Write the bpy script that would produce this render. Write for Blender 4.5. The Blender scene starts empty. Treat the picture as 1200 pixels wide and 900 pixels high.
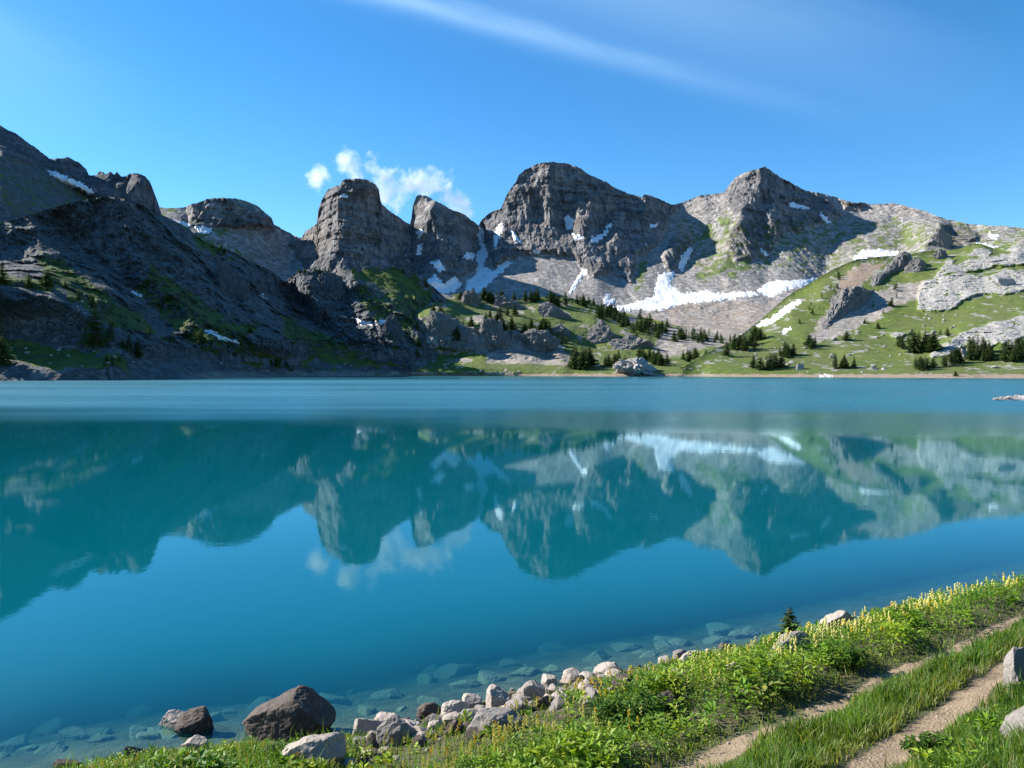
import bpy, math, random
import numpy as np
from mathutils import Vector, Matrix

# ------------------------------------------------------------------ camera, sky, sun, exposure
SC = bpy.context.scene
F = 942.0            # focal length in pixels of a 1200 px wide frame
H = 6.0              # eye height above the lake
HOR = 431.0          # pixel row of the horizon
cam_d = bpy.data.cameras.new('camera'); cam = bpy.data.objects.new('camera', cam_d)
SC.collection.objects.link(cam); SC.camera = cam
cam.location = (0, 0, H); cam.rotation_euler = (math.radians(90), 0, 0)
cam_d.sensor_width = 36.0; cam_d.lens = 36.0 * F / 1200.0
cam_d.shift_y = -(450.0 - HOR) / 1200.0
cam_d.clip_start = 0.1; cam_d.clip_end = 60000.0

SUN_EL = math.radians(31.0)
SUN_AZ = math.radians(-72.0)       # from +Y (straight ahead) towards -X (left)
to_sun = Vector((math.sin(SUN_AZ) * math.cos(SUN_EL), math.cos(SUN_AZ) * math.cos(SUN_EL), math.sin(SUN_EL)))
sun_d = bpy.data.lights.new('sun', 'SUN'); sun = bpy.data.objects.new('sun', sun_d)
SC.collection.objects.link(sun)
sun_d.energy = 5.0; sun_d.angle = math.radians(0.5); sun_d.color = (1.0, 0.95, 0.87)
sun.rotation_euler = to_sun.to_track_quat('Z', 'Y').to_euler()

W = bpy.data.worlds.new('World'); SC.world = W; W.use_nodes = True
wn = W.node_tree.nodes; wl = W.node_tree.links
for n in list(wn): wn.remove(n)
def wnode(t, **k):
    n = wn.new(t)
    for a, b in k.items(): setattr(n, a, b)
    return n
sky = wnode('ShaderNodeTexSky'); sky.sky_type = 'NISHITA'; sky.sun_disc = False
sky.sun_elevation = SUN_EL; sky.sun_rotation = SUN_AZ
sky.altitude = 2200; sky.air_density = 1.0; sky.dust_density = 0.25; sky.ozone_density = 3.2
hsv = wnode('ShaderNodeHueSaturation'); hsv.inputs['Saturation'].default_value = 1.27; hsv.inputs['Hue'].default_value = 0.496
wl.new(sky.outputs[0], hsv.inputs['Color'])
# thin cirrus streak: a band round a great circle of the sky, broken by noise
tc = wnode('ShaderNodeTexCoord')
def px_dir(px, py): return Vector(((px - 600) / F, 1.0, (HOR - py) / F)).normalized()
def wmath(op, a, b=None, c=None, clamp=False):
    n = wnode('ShaderNodeMath', operation=op); n.use_clamp = clamp
    for i, v in enumerate((a, b, c)):
        if v is None: continue
        if isinstance(v, (int, float)): n.inputs[i].default_value = v
        else: wl.new(v, n.inputs[i])
    return n.outputs[0]
def wvec(op, a, b):
    n = wnode('ShaderNodeVectorMath', operation=op)
    for i, v in enumerate((a, b)):
        if isinstance(v, Vector) or isinstance(v, tuple): n.inputs[i].default_value = v
        else: wl.new(v, n.inputs[i])
    return n
def streak(pa, pb, width, amount, seed, nscale):
    a, b = px_dir(*pa), px_dir(*pb)
    nrm = a.cross(b).normalized()
    d = wvec('DOT_PRODUCT', tc.outputs['Generated'], nrm).outputs['Value']
    along = (b - nrm * b.dot(nrm)).normalized(); mid = ((a + b) / 2).normalized()
    tt = wvec('DOT_PRODUCT', tc.outputs['Generated'], (b - a).normalized()).outputs['Value']
    ns = wnode('ShaderNodeTexNoise'); ns.inputs['Scale'].default_value = nscale; ns.inputs['Detail'].default_value = 6
    mp = wnode('ShaderNodeCombineXYZ')
    wl.new(wmath('MULTIPLY', d, 6.0), mp.inputs[0]); wl.new(tt, mp.inputs[1]); mp.inputs[2].default_value = seed
    wl.new(mp.outputs[0], ns.inputs['Vector'])
    dd = wmath('ADD', d, wmath('MULTIPLY', wmath('SUBTRACT', ns.outputs['Fac'], 0.5), width * 1.2))
    g = wmath('DIVIDE', dd, width)
    e = wmath('POWER', 2.718, wmath('MULTIPLY', wmath('MULTIPLY', g, g), -1.0))
    fr = wnode('ShaderNodeMapRange'); wl.new(tt, fr.inputs[0])
    ta = a.dot((b - a).normalized()); tb = b.dot((b - a).normalized())
    fr.inputs[1].default_value = ta; fr.inputs[2].default_value = tb; fr.interpolation_type = 'SMOOTHSTEP'
    fr.inputs[3].default_value = 1.0; fr.inputs[4].default_value = 0.0
    br = wmath('MULTIPLY_ADD', ns.outputs['Fac'], 1.0, 0.3)
    return wmath('MULTIPLY', wmath('MULTIPLY', wmath('MULTIPLY', e, fr.outputs[0]), br), amount, clamp=True)
s1 = streak((400, -20), (1090, 165), 0.012, 0.20, 1.0, 7.0)
s2 = streak((700, -30), (1330, 150), 0.06, 0.13, 5.0, 3.0)
s3 = streak((-60, 40), (210, 160), 0.07, 0.07, 9.0, 4.0)
cir = wmath('ADD', wmath('ADD', s1, s2), s3, clamp=True)
mixc = wnode('ShaderNodeMixRGB'); wl.new(cir, mixc.inputs[0]); wl.new(hsv.outputs[0], mixc.inputs[1])
mixc.inputs[2].default_value = (6.3, 8.6, 10.2, 1)
bg = wnode('ShaderNodeBackground'); wl.new(mixc.outputs[0], bg.inputs[0]); bg.inputs[1].default_value = 0.095
wo = wnode('ShaderNodeOutputWorld'); wl.new(bg.outputs[0], wo.inputs[0])
SC.view_settings.view_transform = 'Standard'; SC.view_settings.look = 'None'
SC.view_settings.exposure = 1.25; SC.view_settings.gamma = 1.0
try:
    SC.cycles.max_bounces = 6; SC.cycles.transparent_max_bounces = 12; SC.cycles.volume_bounces = 1
    SC.cycles.caustics_reflective = False; SC.cycles.caustics_refractive = False
except Exception: pass

rng = np.random.default_rng(7); random.seed(7)

# ------------------------------------------------------------------ helpers: noise
def _h(ix, iy, iz, s):
    h = (ix.astype(np.uint32) * np.uint32(374761393)) ^ (iy.astype(np.uint32) * np.uint32(668265263)) ^ (iz.astype(np.uint32) * np.uint32(2147483647)) ^ np.uint32((s * 1274126177) & 0xffffffff)
    h = (h ^ (h >> np.uint32(13))) * np.uint32(1274126177)
    h = (h ^ (h >> np.uint32(15))) * np.uint32(2246822519)
    return h ^ (h >> np.uint32(16))
def noise3(x, y, z, s=0):
    x, y, z = np.broadcast_arrays(np.asarray(x, float), np.asarray(y, float), np.asarray(z, float))
    fx, fy, fz = np.floor(x), np.floor(y), np.floor(z)
    ix, iy, iz = fx.astype(np.int64), fy.astype(np.int64), fz.astype(np.int64)
    dx, dy, dz = x - fx, y - fy, z - fz
    u = dx * dx * dx * (dx * (dx * 6 - 15) + 10); v = dy * dy * dy * (dy * (dy * 6 - 15) + 10); w = dz * dz * dz * (dz * (dz * 6 - 15) + 10)
    r = 0.0
    for a in (0, 1):
        for b in (0, 1):
            for c in (0, 1):
                h = _h(ix + a, iy + b, iz + c, s)
                g = ((h & np.uint32(1023)).astype(float) / 511.5 - 1) * (dx - a) + (((h >> np.uint32(10)) & np.uint32(1023)).astype(float) / 511.5 - 1) * (dy - b) + (((h >> np.uint32(20)) & np.uint32(1023)).astype(float) / 511.5 - 1) * (dz - c)
                r = r + g * (u if a else 1 - u) * (v if b else 1 - v) * (w if c else 1 - w)
    return r
def fbm(x, y, z, o=4, s=0, g=0.5):
    r = 0; a = 1.0; f = 1.0
    for i in range(o):
        r = r + a * noise3(x * f, y * f, z * f, s + i * 17); a *= g; f *= 2.03
    return r
def ridged(x, y, z, o=4, s=0, g=0.5):
    r = 0; a = 1.0; f = 1.0
    for i in range(o):
        r = r + a * (1 - 2.2 * np.abs(noise3(x * f, y * f, z * f, s + i * 17))); a *= g; f *= 2.1
    return r
def sstep(a, b, x):
    t = np.clip((x - a) / (b - a), 0, 1); return t * t * (3 - 2 * t)
def poly_sd(px, py, poly):          # signed distance to a polygon, positive inside
    P = np.array(poly, float); n = len(P); d = np.full(np.shape(px), 1e9); ins = np.zeros(np.shape(px), bool)
    for i in range(n):
        a, b = P[i], P[(i + 1) % n]; e = b - a; l2 = (e ** 2).sum() + 1e-9
        t = np.clip(((px - a[0]) * e[0] + (py - a[1]) * e[1]) / l2, 0, 1)
        d = np.minimum(d, np.hypot(px - a[0] - t * e[0], py - a[1] - t * e[1]))
        c = ((a[1] > py) != (b[1] > py)) & (px < (b[0] - a[0]) * (py - a[1]) / (b[1] - a[1] + 1e-12) + a[0])
        ins ^= c
    return np.where(ins, d, -d)
def line_sd(px, py, pts):
    P = np.array(pts, float); d = np.full(np.shape(px), 1e9)
    for a, b in zip(P[:-1], P[1:]):
        e = b - a; l2 = (e ** 2).sum() + 1e-9
        t = np.clip(((px - a[0]) * e[0] + (py - a[1]) * e[1]) / l2, 0, 1)
        d = np.minimum(d, np.hypot(px - a[0] - t * e[0], py - a[1] - t * e[1]))
    return d
def w3(px, py, D):                  # pixel + distance -> place in the world
    return np.stack([D * (px - 600) / F, D + 0 * px, H + D * (HOR - py) / F], -1)

# ------------------------------------------------------------------ helpers: objects
COL = SC.collection
def mesh_obj(name, verts, faces, mat=None, parent=None, smooth=False, cols=None, cname='mix'):
    m = bpy.data.meshes.new(name)
    verts = np.ascontiguousarray(verts, dtype=np.float32)
    if isinstance(faces, np.ndarray):
        nf, k = faces.shape
        m.vertices.add(len(verts)); m.vertices.foreach_set('co', verts.ravel())
        m.loops.add(nf * k); m.loops.foreach_set('vertex_index', faces.astype(np.int32).ravel())
        m.polygons.add(nf); m.polygons.foreach_set('loop_start', np.arange(0, nf * k, k, dtype=np.int32))
        try: m.polygons.foreach_set('loop_total', np.full(nf, k, dtype=np.int32))
        except Exception: pass
        m.update(calc_edges=True)
    else:
        m.from_pydata([tuple(map(float, v)) for v in verts], [], faces); m.update()
    if cols is not None:
        ca = m.color_attributes.new(cname, 'FLOAT_COLOR', 'POINT')
        ca.data.foreach_set('color', np.ascontiguousarray(cols, dtype=np.float32).ravel())
    m.polygons.foreach_set('use_smooth', np.full(len(m.polygons), smooth, dtype=bool))
    for mm in (mat if isinstance(mat, (list, tuple)) else [mat]):
        if mm: m.materials.append(mm)
    o = bpy.data.objects.new(name, m); COL.objects.link(o)
    if parent: o.parent = parent
    return o
def tag(o, label=None, cat=None, group=None, kind=None):
    if label: o['label'] = label
    if cat: o['category'] = cat
    if group: o['group'] = group
    if kind: o['kind'] = kind
    return o
def grid_faces(nr, nc):
    i = np.arange(nr - 1)[:, None] * nc + np.arange(nc - 1)[None, :]
    return np.stack([i, i + 1, i + nc + 1, i + nc], -1).reshape(-1, 4)

# ------------------------------------------------------------------ helpers: materials
class NT:
    def __init__(s, name):
        s.m = bpy.data.materials.new(name); s.m.use_nodes = True; s.t = s.m.node_tree
        for n in list(s.t.nodes): s.t.nodes.remove(n)
        s.out = s.n('ShaderNodeOutputMaterial')
    def n(s, t, **k):
        q = s.t.nodes.new(t)
        for a, b in k.items(): setattr(q, a, b)
        return q
    def set(s, sock, v):
        if isinstance(v, bpy.types.NodeSocket): s.t.links.new(v, sock)
        elif isinstance(v, (tuple, list)) and len(v) == 3 and sock.type == 'RGBA': sock.default_value = (*v, 1)
        else: sock.default_value = v
    def noise(s, scale, detail=4, rough=0.55, vec=None, lac=2.0, dist=0.0):
        q = s.n('ShaderNodeTexNoise'); q.inputs['Scale'].default_value = scale; q.inputs['Detail'].default_value = detail
        q.inputs['Roughness'].default_value = rough; q.inputs['Distortion'].default_value = dist
        s.set(q.inputs['Vector'], vec if vec is not None else s.pos()); return q.outputs['Fac']
    def voro(s, scale, vec=None, feature='F1', out='Distance'):
        q = s.n('ShaderNodeTexVoronoi'); q.feature = feature; q.inputs['Scale'].default_value = scale
        s.set(q.inputs['Vector'], vec if vec is not None else s.pos()); return q.outputs[out]
    def pos(s):
        if not hasattr(s, '_p'): s._p = s.n('ShaderNodeTexCoord').outputs['Object']
        return s._p
    def stretch(s, vec, sc):
        q = s.n('ShaderNodeMapping'); s.set(q.inputs['Vector'], vec); q.inputs['Scale'].default_value = sc; return q.outputs[0]
    def ramp(s, f, a, b, c0=0.0, c1=1.0):
        q = s.n('ShaderNodeMapRange'); s.set(q.inputs[0], f)
        for i, v in zip((1, 2, 3, 4), (a, b, c0, c1)): s.set(q.inputs[i], v)
        return q.outputs[0]
    def mix(s, f, a, b, mode='MIX'):
        q = s.n('ShaderNodeMixRGB', blend_type=mode); s.set(q.inputs[0], f); s.set(q.inputs[1], a); s.set(q.inputs[2], b); return q.outputs[0]
    def math(s, op, a, b=0.0, c=0.0, clamp=False):
        q = s.n('ShaderNodeMath', operation=op); q.use_clamp = clamp
        for i, v in enumerate((a, b, c)): s.set(q.inputs[i], v)
        return q.outputs[0]
    def attr(s, name):
        q = s.n('ShaderNodeAttribute'); q.attribute_name = name; return q
    def bump(s, h, strength, dist, nrm=None):
        q = s.n('ShaderNodeBump'); s.set(q.inputs['Height'], h); q.inputs['Strength'].default_value = strength
        q.inputs['Distance'].default_value = dist
        if nrm is not None: s.set(q.inputs['Normal'], nrm)
        return q.outputs[0]
    def principled(s, col, rough=0.9, nrm=None, spec=0.25):
        q = s.n('ShaderNodeBsdfPrincipled'); s.set(q.inputs['Base Color'], col); s.set(q.inputs['Roughness'], rough)
        q.inputs['Specular IOR Level'].default_value = spec
        if nrm is not None: s.set(q.inputs['Normal'], nrm)
        return q.outputs[0]
    def done(s, sh): s.t.links.new(sh, s.out.inputs['Surface']); return s.m

def terrain_mat(name, rock_a, rock_b, scree, lime=(.42, .395, .37), grass_a=(.055, .095, .014), grass_b=(.12, .145, .03), brown=(.20, .15, .11), fine=1.0, bumpd=1.6):
    t = NT(name); a = t.attr('mix'); sep = t.n('ShaderNodeSeparateColor'); t.set(sep.inputs[0], a.outputs['Color'])
    g, li, sc = sep.outputs[0], sep.outputs[1], sep.outputs[2]; br = a.outputs['Alpha']
    n1 = t.noise(.02 * fine, 8, .62); n2 = t.noise(.12 * fine, 7, .7); n3 = t.noise(.5 * fine, 4, .7)
    vo = t.voro(.33 * fine); vc = t.n('ShaderNodeSeparateColor'); t.set(vc.inputs[0], t.voro(.30 * fine, out='Color')); vr = vc.outputs[0]
    band = t.noise(.03 * fine, 5, .6, t.stretch(t.pos(), (.35, .35, 5.0)), dist=.4)
    rock = t.mix(t.ramp(n2, .35, .65), rock_a, rock_b)
    rock = t.mix(t.ramp(band, .42, .60, 0, .65), rock, tuple(min(1, c * 1.25 + .02) for c in rock_a))
    ck = t.math('ABSOLUTE', t.math('SUBTRACT', t.noise(.09 * fine, 6, .6, t.stretch(t.pos(), (1, 1, .22)), dist=.6), .5)); ck2 = t.math('ABSOLUTE', t.math('SUBTRACT', t.noise(.28 * fine, 4, .6, t.stretch(t.pos(), (1, 1, .35))), .5))
    rock = t.mix(t.ramp(ck, .035, .0, 0, .75), rock, tuple(c * .4 for c in rock_b)); rock = t.mix(t.ramp(ck2, .03, .0, 0, .55), rock, tuple(c * .5 for c in rock_b))
    rock = t.mix(t.ramp(n1, .42, .68, 0, .35), rock, tuple(c * m for c, m in zip(rock_a, (1.25, 1.05, .88))))
    scr = t.mix(t.ramp(n3, .35, .65), scree, tuple(c * .62 for c in scree))
    scr = t.mix(t.ramp(n1, .35, .65, 0, .5), scr, tuple(c * m for c, m in zip(scree, (1.12, 1.0, .88))))
    scr = t.mix(t.ramp(vr, .55, 1.0, 0, .8), scr, tuple(c * 1.45 for c in scree)); scr = t.mix(t.ramp(vr, .35, .0, 0, .7), scr, tuple(c * .5 for c in scree))
    lim = t.mix(t.ramp(n2, .38, .60), lime, tuple(c * .55 for c in lime))
    gr = t.mix(t.ramp(n2, .35, .65), grass_a, grass_b)
    gr = t.mix(t.ramp(n1, .45, .65, 0, .6), gr, (.10, .11, .045))
    def thr(v, w=.18, nn=n2, k=.9):
        x = t.math('ADD', v, t.math('MULTIPLY', t.math('SUBTRACT', nn, .5), k))
        return t.ramp(x, .5 - w / 2, .5 + w / 2)
    c = t.mix(thr(sc), rock, scr)
    c = t.mix(thr(br, .3), c, t.mix(t.ramp(n3, .35, .65), brown, tuple(x * 1.6 for x in brown)))
    c = t.mix(thr(g, .14, n2, 2.6), c, gr)
    c = t.mix(thr(li, .1, n2, 2.2), c, lim)
    crk = t.math('MULTIPLY', t.math('ADD', t.ramp(ck, .06, 0, 0, -.5), t.ramp(ck2, .05, 0, 0, -.3)), t.math('SUBTRACT', 1.0, sc))
    hgt = t.math('ADD', t.math('ADD', t.math('MULTIPLY', n2, t.math('MULTIPLY_ADD', sc, -1.0, 1.7)), crk), t.math('ADD', t.math('MULTIPLY', n3, .5), t.math('MULTIPLY', vo, .2)))
    hgt = t.math('MULTIPLY', hgt, t.math('MULTIPLY_ADD', sc, -.45, 1.0))
    return t.done(t.principled(c, .92, t.bump(hgt, .9, bumpd)))

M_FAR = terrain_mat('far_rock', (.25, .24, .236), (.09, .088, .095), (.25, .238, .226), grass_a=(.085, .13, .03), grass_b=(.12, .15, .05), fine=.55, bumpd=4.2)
M_LEFT = terrain_mat('left_rock_shaded', (.165, .18, .20), (.045, .051, .06), (.10, .106, .11), grass_a=(.03,.05,.010), grass_b=(.10,.14,.022), brown=(.22,.19,.15), fine=.9, bumpd=3.2)  # the slope's shade is put into the colour: darker, bluish rock, darker grass
M_MID = terrain_mat('hill_ground', (.27, .255, .235), (.13, .125, .12), (.28, .255, .225), fine=1.3, bumpd=1.2)

def snow_mat():
    t = NT('snow'); n = t.noise(.08, 5, .6); n2 = t.noise(.6, 4, .6)
    c = t.mix(t.ramp(n, .35, .7, 0, .6), (.78, .79, .82), (.58, .56, .54)); c = t.mix(t.ramp(t.noise(.22, 6, .7), .56, .66, 0, .8), c, (.33, .30, .28))
    return t.done(t.principled(c, .6, t.bump(t.math('ADD', n, t.math('MULTIPLY', n2, .3)), .5, 2.0), .3))
M_SNOW = snow_mat()

# ------------------------------------------------------------------ terrain sheets
def expand(line, px):
    P = np.array(line, float); return [np.interp(px, P[:, 0], P[:, k]) for k in range(1, P.shape[1])]
def shore(pts):                     # shoreline seen at pixel row py lies at this distance; the sheet starts under water
    out = []
    for px, py in pts:
        D = H * F / (py - HOR) - 8.0; out.append((px, HOR + (H + 3.0) * F / D, D))
    return out
def diffuse(px0, px1, py0, py1, lines, step=4.0, iters=2600):
    nx = int((px1 - px0) / step) + 1; ny = int((py1 - py0) / step) + 1
    acc = np.zeros((ny, nx)); cnt = np.zeros((ny, nx))
    for ln in lines:
        P = np.array(ln, float)
        for a, b in zip(P[:-1], P[1:]):
            k = int(max(abs(b[0] - a[0]), abs(b[1] - a[1])) / step * 2) + 2
            for t in np.linspace(0, 1, k):
                q = a + (b - a) * t; i = int(round((q[1] - py0) / step)); j = int(round((q[0] - px0) / step))
                if 0 <= i < ny and 0 <= j < nx: acc[i, j] += q[2]; cnt[i, j] += 1
    fix = cnt > 0; val = np.where(fix, acc / np.maximum(cnt, 1), 0)
    G = np.where(fix, val, acc.sum() / cnt.sum())
    # coarse start
    for lev in (8, 4, 2):
        pass
    om = 1.9; ii, jj = np.indices(G.shape); red = ((ii + jj) % 2 == 0)
    for it in range(iters // 6):
        for par in (red, ~red):
            Gp = np.pad(G, 1, mode='edge')
            av = (Gp[:-2, 1:-1] + Gp[2:, 1:-1] + Gp[1:-1, :-2] + Gp[1:-1, 2:]) * .25
            G = np.where(par & ~fix, G + om * (av - G), G)
    for _ in range(3):              # soften the creases a little
        Gp = np.pad(G, 1, mode='edge'); G = (Gp[:-2, 1:-1] + Gp[2:, 1:-1] + Gp[1:-1, :-2] + Gp[1:-1, 2:] + 2 * G) / 6
    return G
class Sheet:
    def __init__(s, name, px0, px1, dpx, nr, sky, base, lines, detail, mask, mat, jag=1.0, back=300.0, seed=0):
        cols = np.arange(px0, px1 + .01, dpx); n = len(cols)
        sp, sD = expand(sky, cols); bp, bD = expand(base, cols)
        sp = sp + jag * (1.6 * fbm(cols * .09, seed, .5, 4, seed) + 1.1 * noise3(cols * .45, seed, .7, seed + 3))
        gy0 = min(sp.min(), 100) - 12; gy1 = bp.max() + 12
        G = diffuse(px0 - 8, px1 + 8, gy0, gy1, [base, sky] + lines)
        t = np.linspace(0, 1, nr)[:, None]
        PX = np.broadcast_to(cols, (nr, n)).copy(); PY = bp + (sp - bp) * t
        gx = (PX - (px0 - 8)) / 4.0; gy = (PY - gy0) / 4.0
        i0 = np.clip(gy.astype(int), 0, G.shape[0] - 2); j0 = np.clip(gx.astype(int), 0, G.shape[1] - 2); fy = gy - i0; fx = gx - j0
        D = G[i0, j0] * (1 - fy) * (1 - fx) + G[i0 + 1, j0] * fy * (1 - fx) + G[i0, j0 + 1] * (1 - fy) * fx + G[i0 + 1, j0 + 1] * fy * fx
        fade = sstep(0, .06, t)
        D = D - detail(PX, PY, D, w3(PX, PY, D), t) * fade
        s.px, s.py, s.D, s.cols, s.sp, s.bp, s.nr, s.dpx = PX, PY, D, cols, sp, bp, nr, dpx
        m = mask(PX, PY, D, w3(PX, PY, D), s.slope())
        V = w3(PX, PY, D)
        extra = []; top = V[-1]; zt = top[:, 2]
        for dd, fz in ((.03, .985), (.12, .93), (.3, .78), (.6, .5), (1.0, -.02)):
            e = top.copy(); e[:, 1] += back * dd; e[:, 0] += back * dd * (cols - 600) / F * .5; e[:, 2] = zt * fz; extra.append(e)
        V = np.concatenate([V] + [e[None] for e in extra]); m = np.concatenate([m] + [m[-1:]] * 5)
        fc = grid_faces(V.shape[0], n)
        s.o = mesh_obj(name, V.reshape(-1, 3), fc, mat, smooth=False, cols=m.reshape(-1, 4))
        tag(s.o, kind='structure')
    def slope(s):
        P = w3(s.px, s.py, s.D); dx = np.gradient(P, axis=1); dy = np.gradient(P, axis=0)
        nn = np.cross(dx, dy); nn /= np.linalg.norm(nn, axis=-1, keepdims=True) + 1e-9
        s.nrm = nn; return np.abs(nn[..., 2])
    def at(s, px, py, smooth=False):
        px = np.asarray(px, float); py = np.asarray(py, float)
        j = np.clip((px - s.cols[0]) / s.dpx, 0, len(s.cols) - 1.001); j0 = j.astype(int); fj = j - j0
        def rowD(jj):
            t = np.clip((py - s.bp[jj]) / (s.sp[jj] - s.bp[jj]), 0, 1) * (s.nr - 1.001); i0 = t.astype(int); fi = t - i0
            return s.D[i0, jj] * (1 - fi) + s.D[np.minimum(i0 + 1, s.nr - 1), jj] * fi
        return rowD(j0) * (1 - fj) + rowD(j0 + 1) * fj
    def world(s, px, py):
        return w3(np.asarray(px, float), np.asarray(py, float), s.at(px, py))

# ---- the far massif: mesa, two rock towers, the great dome and the long right-hand ridge
sky_F = [(100,250,1200),(185,243,1230),(215,244,1240),(222,240,1240),(235,236,1250),(242,233,1250),(260,232,1260),(275,233,1265),(290,236,1270),(303,242,1280),(312,250,1290),(318,255,1290),(321,263,1300),(335,271,1310),(348,277,1320),(353,279,1330),
 (358,271,1310),(366,266,1300),(371,262,1290),(373,246,1275),(377,234,1270),(383,223,1260),(390,219,1250),(398,218,1245),(402,211,1245),(415,209,1240),(430,210,1245),(440,216,1250),(444,222,1255),(445,232,1265),(448,240,1270),(455,246,1275),(465,253,1290),(475,260,1310),(480,263,1330),
 (482,257,1350),(484,241,1350),(488,231,1335),(493,228,1325),(500,230,1325),(515,238,1345),(530,246,1365),(545,252,1385),(555,259,1400),(561,264,1430),
 (565,257,1440),(572,251,1440),(582,246,1440),(587,244,1435),(592,232,1435),(598,222,1435),(605,213,1440),(608,205,1440),(615,199,1445),(630,192,1450),(645,190,1450),(665,191,1455),(680,197,1460),(690,205,1465),(700,209,1465),(712,214,1470),(718,219,1470),(735,226,1470),(748,230,1475),(752,232,1480),(755,228,1470),(760,228,1470),(775,234,1500),(788,240,1530),
 (800,237,1540),(815,232,1530),(822,228,1525),(835,227,1525),(848,226,1515),(855,216,1510),(862,208,1505),(870,203,1500),(880,200,1500),(890,198,1495),(896,195,1495),(903,199,1500),(915,208,1510),(930,216,1530),(945,224,1545),(960,226,1550),(970,228,1550),(985,233,1550),(1000,237,1545),(1020,239,1530),(1045,238,1500),(1070,243,1460),(1090,250,1430),(1110,257,1400),(1135,262,1360),(1160,264,1320),(1200,267,1280),(1300,262,1200)]
base_F = [(100,400,900),(450,402,900),(600,402,930),(760,404,850),(900,400,850),(1000,385,880),(1300,385,800)]
lines_F = [
 [(180,262,1130),(230,268,1165),(300,290,1215),(345,308,1260)], [(200,300,1060),(280,320,1130),(350,330,1180)], [(222,262,1215),(260,263,1220),(318,264,1262)],
 [(100,330,960),(300,340,1080),(400,345,1100),(480,352,1060),(560,362,1060),(640,368,1070),(760,372,1060),(860,372,1040)],
 # tower one
 [(398,222,1205),(396,250,1188),(393,280,1172),(388,305,1152),(384,322,1135)], [(371,262,1290),(368,290,1262),(362,312,1200)],
 [(447,242,1262),(458,270,1275),(470,300,1272),(482,325,1240)], [(420,225,1236),(425,260,1226),(430,300,1212),(432,328,1180)], [(374,250,1276),(377,275,1252),(372,300,1225)],
 # gully and tower two
 [(480,264,1330),(489,290,1310),(492,312,1250),(505,338,1150)], [(500,240,1298),(508,256,1285),(516,252,1290)],[(500,262,1282),(494,272,1292)],
 [(484,246,1350),(486,262,1335)], [(516,262,1292),(518,290,1262),(512,318,1200),(505,330,1165)], [(540,262,1340),(545,290,1300),(540,318,1225)], [(556,268,1375),(553,292,1330)],
 # snow couloir
 [(562,268,1430),(564,292,1385),(568,312,1290),(552,332,1205),(530,345,1140)],
 # great dome
 [(584,256,1400),(580,275,1360),(575,300,1300)], [(606,218,1415),(612,232,1398),(616,255,1368),(612,280,1330),(600,290,1310)],
 [(629,228,1425),(632,250,1400),(634,262,1370)], [(649,205,1432),(655,230,1430),(662,262,1410),(668,272,1370)],
 [(640,212,1415),(646,238,1390),(644,262,1350)], [(676,205,1445),(682,230,1425)],
 [(702,232,1420),(690,245,1385),(684,262,1345),(686,290,1290),(682,312,1250)], [(718,236,1440),(708,256,1410),(704,280,1355)],
 [(738,240,1440),(728,258,1395),(718,280,1335),(722,300,1300),(735,318,1265)], [(752,234,1478),(750,255,1440),(745,275,1385)],[(757,232,1455),(754,250,1420),(752,262,1390)],
 [(790,248,1515),(775,270,1425),(765,290,1345)],
 [(620,300,1280),(600,330,1190)], [(660,292,1300),(640,330,1180),(620,352,1110)], [(700,330,1180),(700,352,1110)],[(760,330,1210),(750,355,1110)],
 # right-hand mountain
 [(800,246,1515),(812,275,1440),(806,300,1370),(790,325,1250),(780,350,1130)], [(800,262,1450),(793,282,1390),(785,305,1310)],[(825,240,1490),(835,270,1420),(838,300,1350)],
 [(893,205,1468),(884,228,1435),(868,250,1400),(862,275,1350),(848,300,1300),(840,320,1240)], [(880,212,1478),(876,225,1465)],
 [(906,216,1462),(908,240,1425),(906,268,1380)], [(896,228,1465),(890,252,1420),(896,285,1360)], [(925,225,1508),(930,250,1455),(945,268,1405),(950,300,1325)],
 [(900,300,1320),(900,330,1210),(900,355,1100)], [(975,240,1520),(985,270,1430),(970,305,1330),(960,340,1200)], [(1040,245,1480),(1060,275,1380),(1050,300,1280)],
 [(1105,262,1330),(1092,272,1290),(1082,285,1240)], [(1115,266,1370),(1120,280,1300),(1110,296,1220)], [(1200,280,1200),(1200,300,1120)]]
rock_F = [[(222,232),(262,228),(322,258),(318,266),(222,264)], [(340,285),(370,200),(450,200),(485,262),(520,222),(566,262),(560,310),(520,335),(440,335),(370,325)],
 [(563,250),(600,180),(700,195),(760,222),(795,240),(770,285),(745,300),(740,330),(712,318),(690,325),(672,300),(640,295),(600,300),(575,300)],
 [(845,225),(896,185),(950,215),(985,250),(960,262),(915,272),(900,300),(862,305),(850,282),(865,255)], [(792,272),(808,278),(812,300),(785,318),(775,300)],
 [(985,228),(1012,232),(1008,245),(990,245)], [(1088,285),(1100,262),(1125,264),(1150,278),(1120,290)], [(565,255),(590,240),(600,300),(580,310)]]
def soft_poly(PX, PY, poly, w, warp=3.0, seed=0):
    wx = warp * fbm(PX * .07, PY * .07, seed, 3, seed); return sstep(-w, w, poly_sd(PX, PY, poly) + wx)
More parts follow.
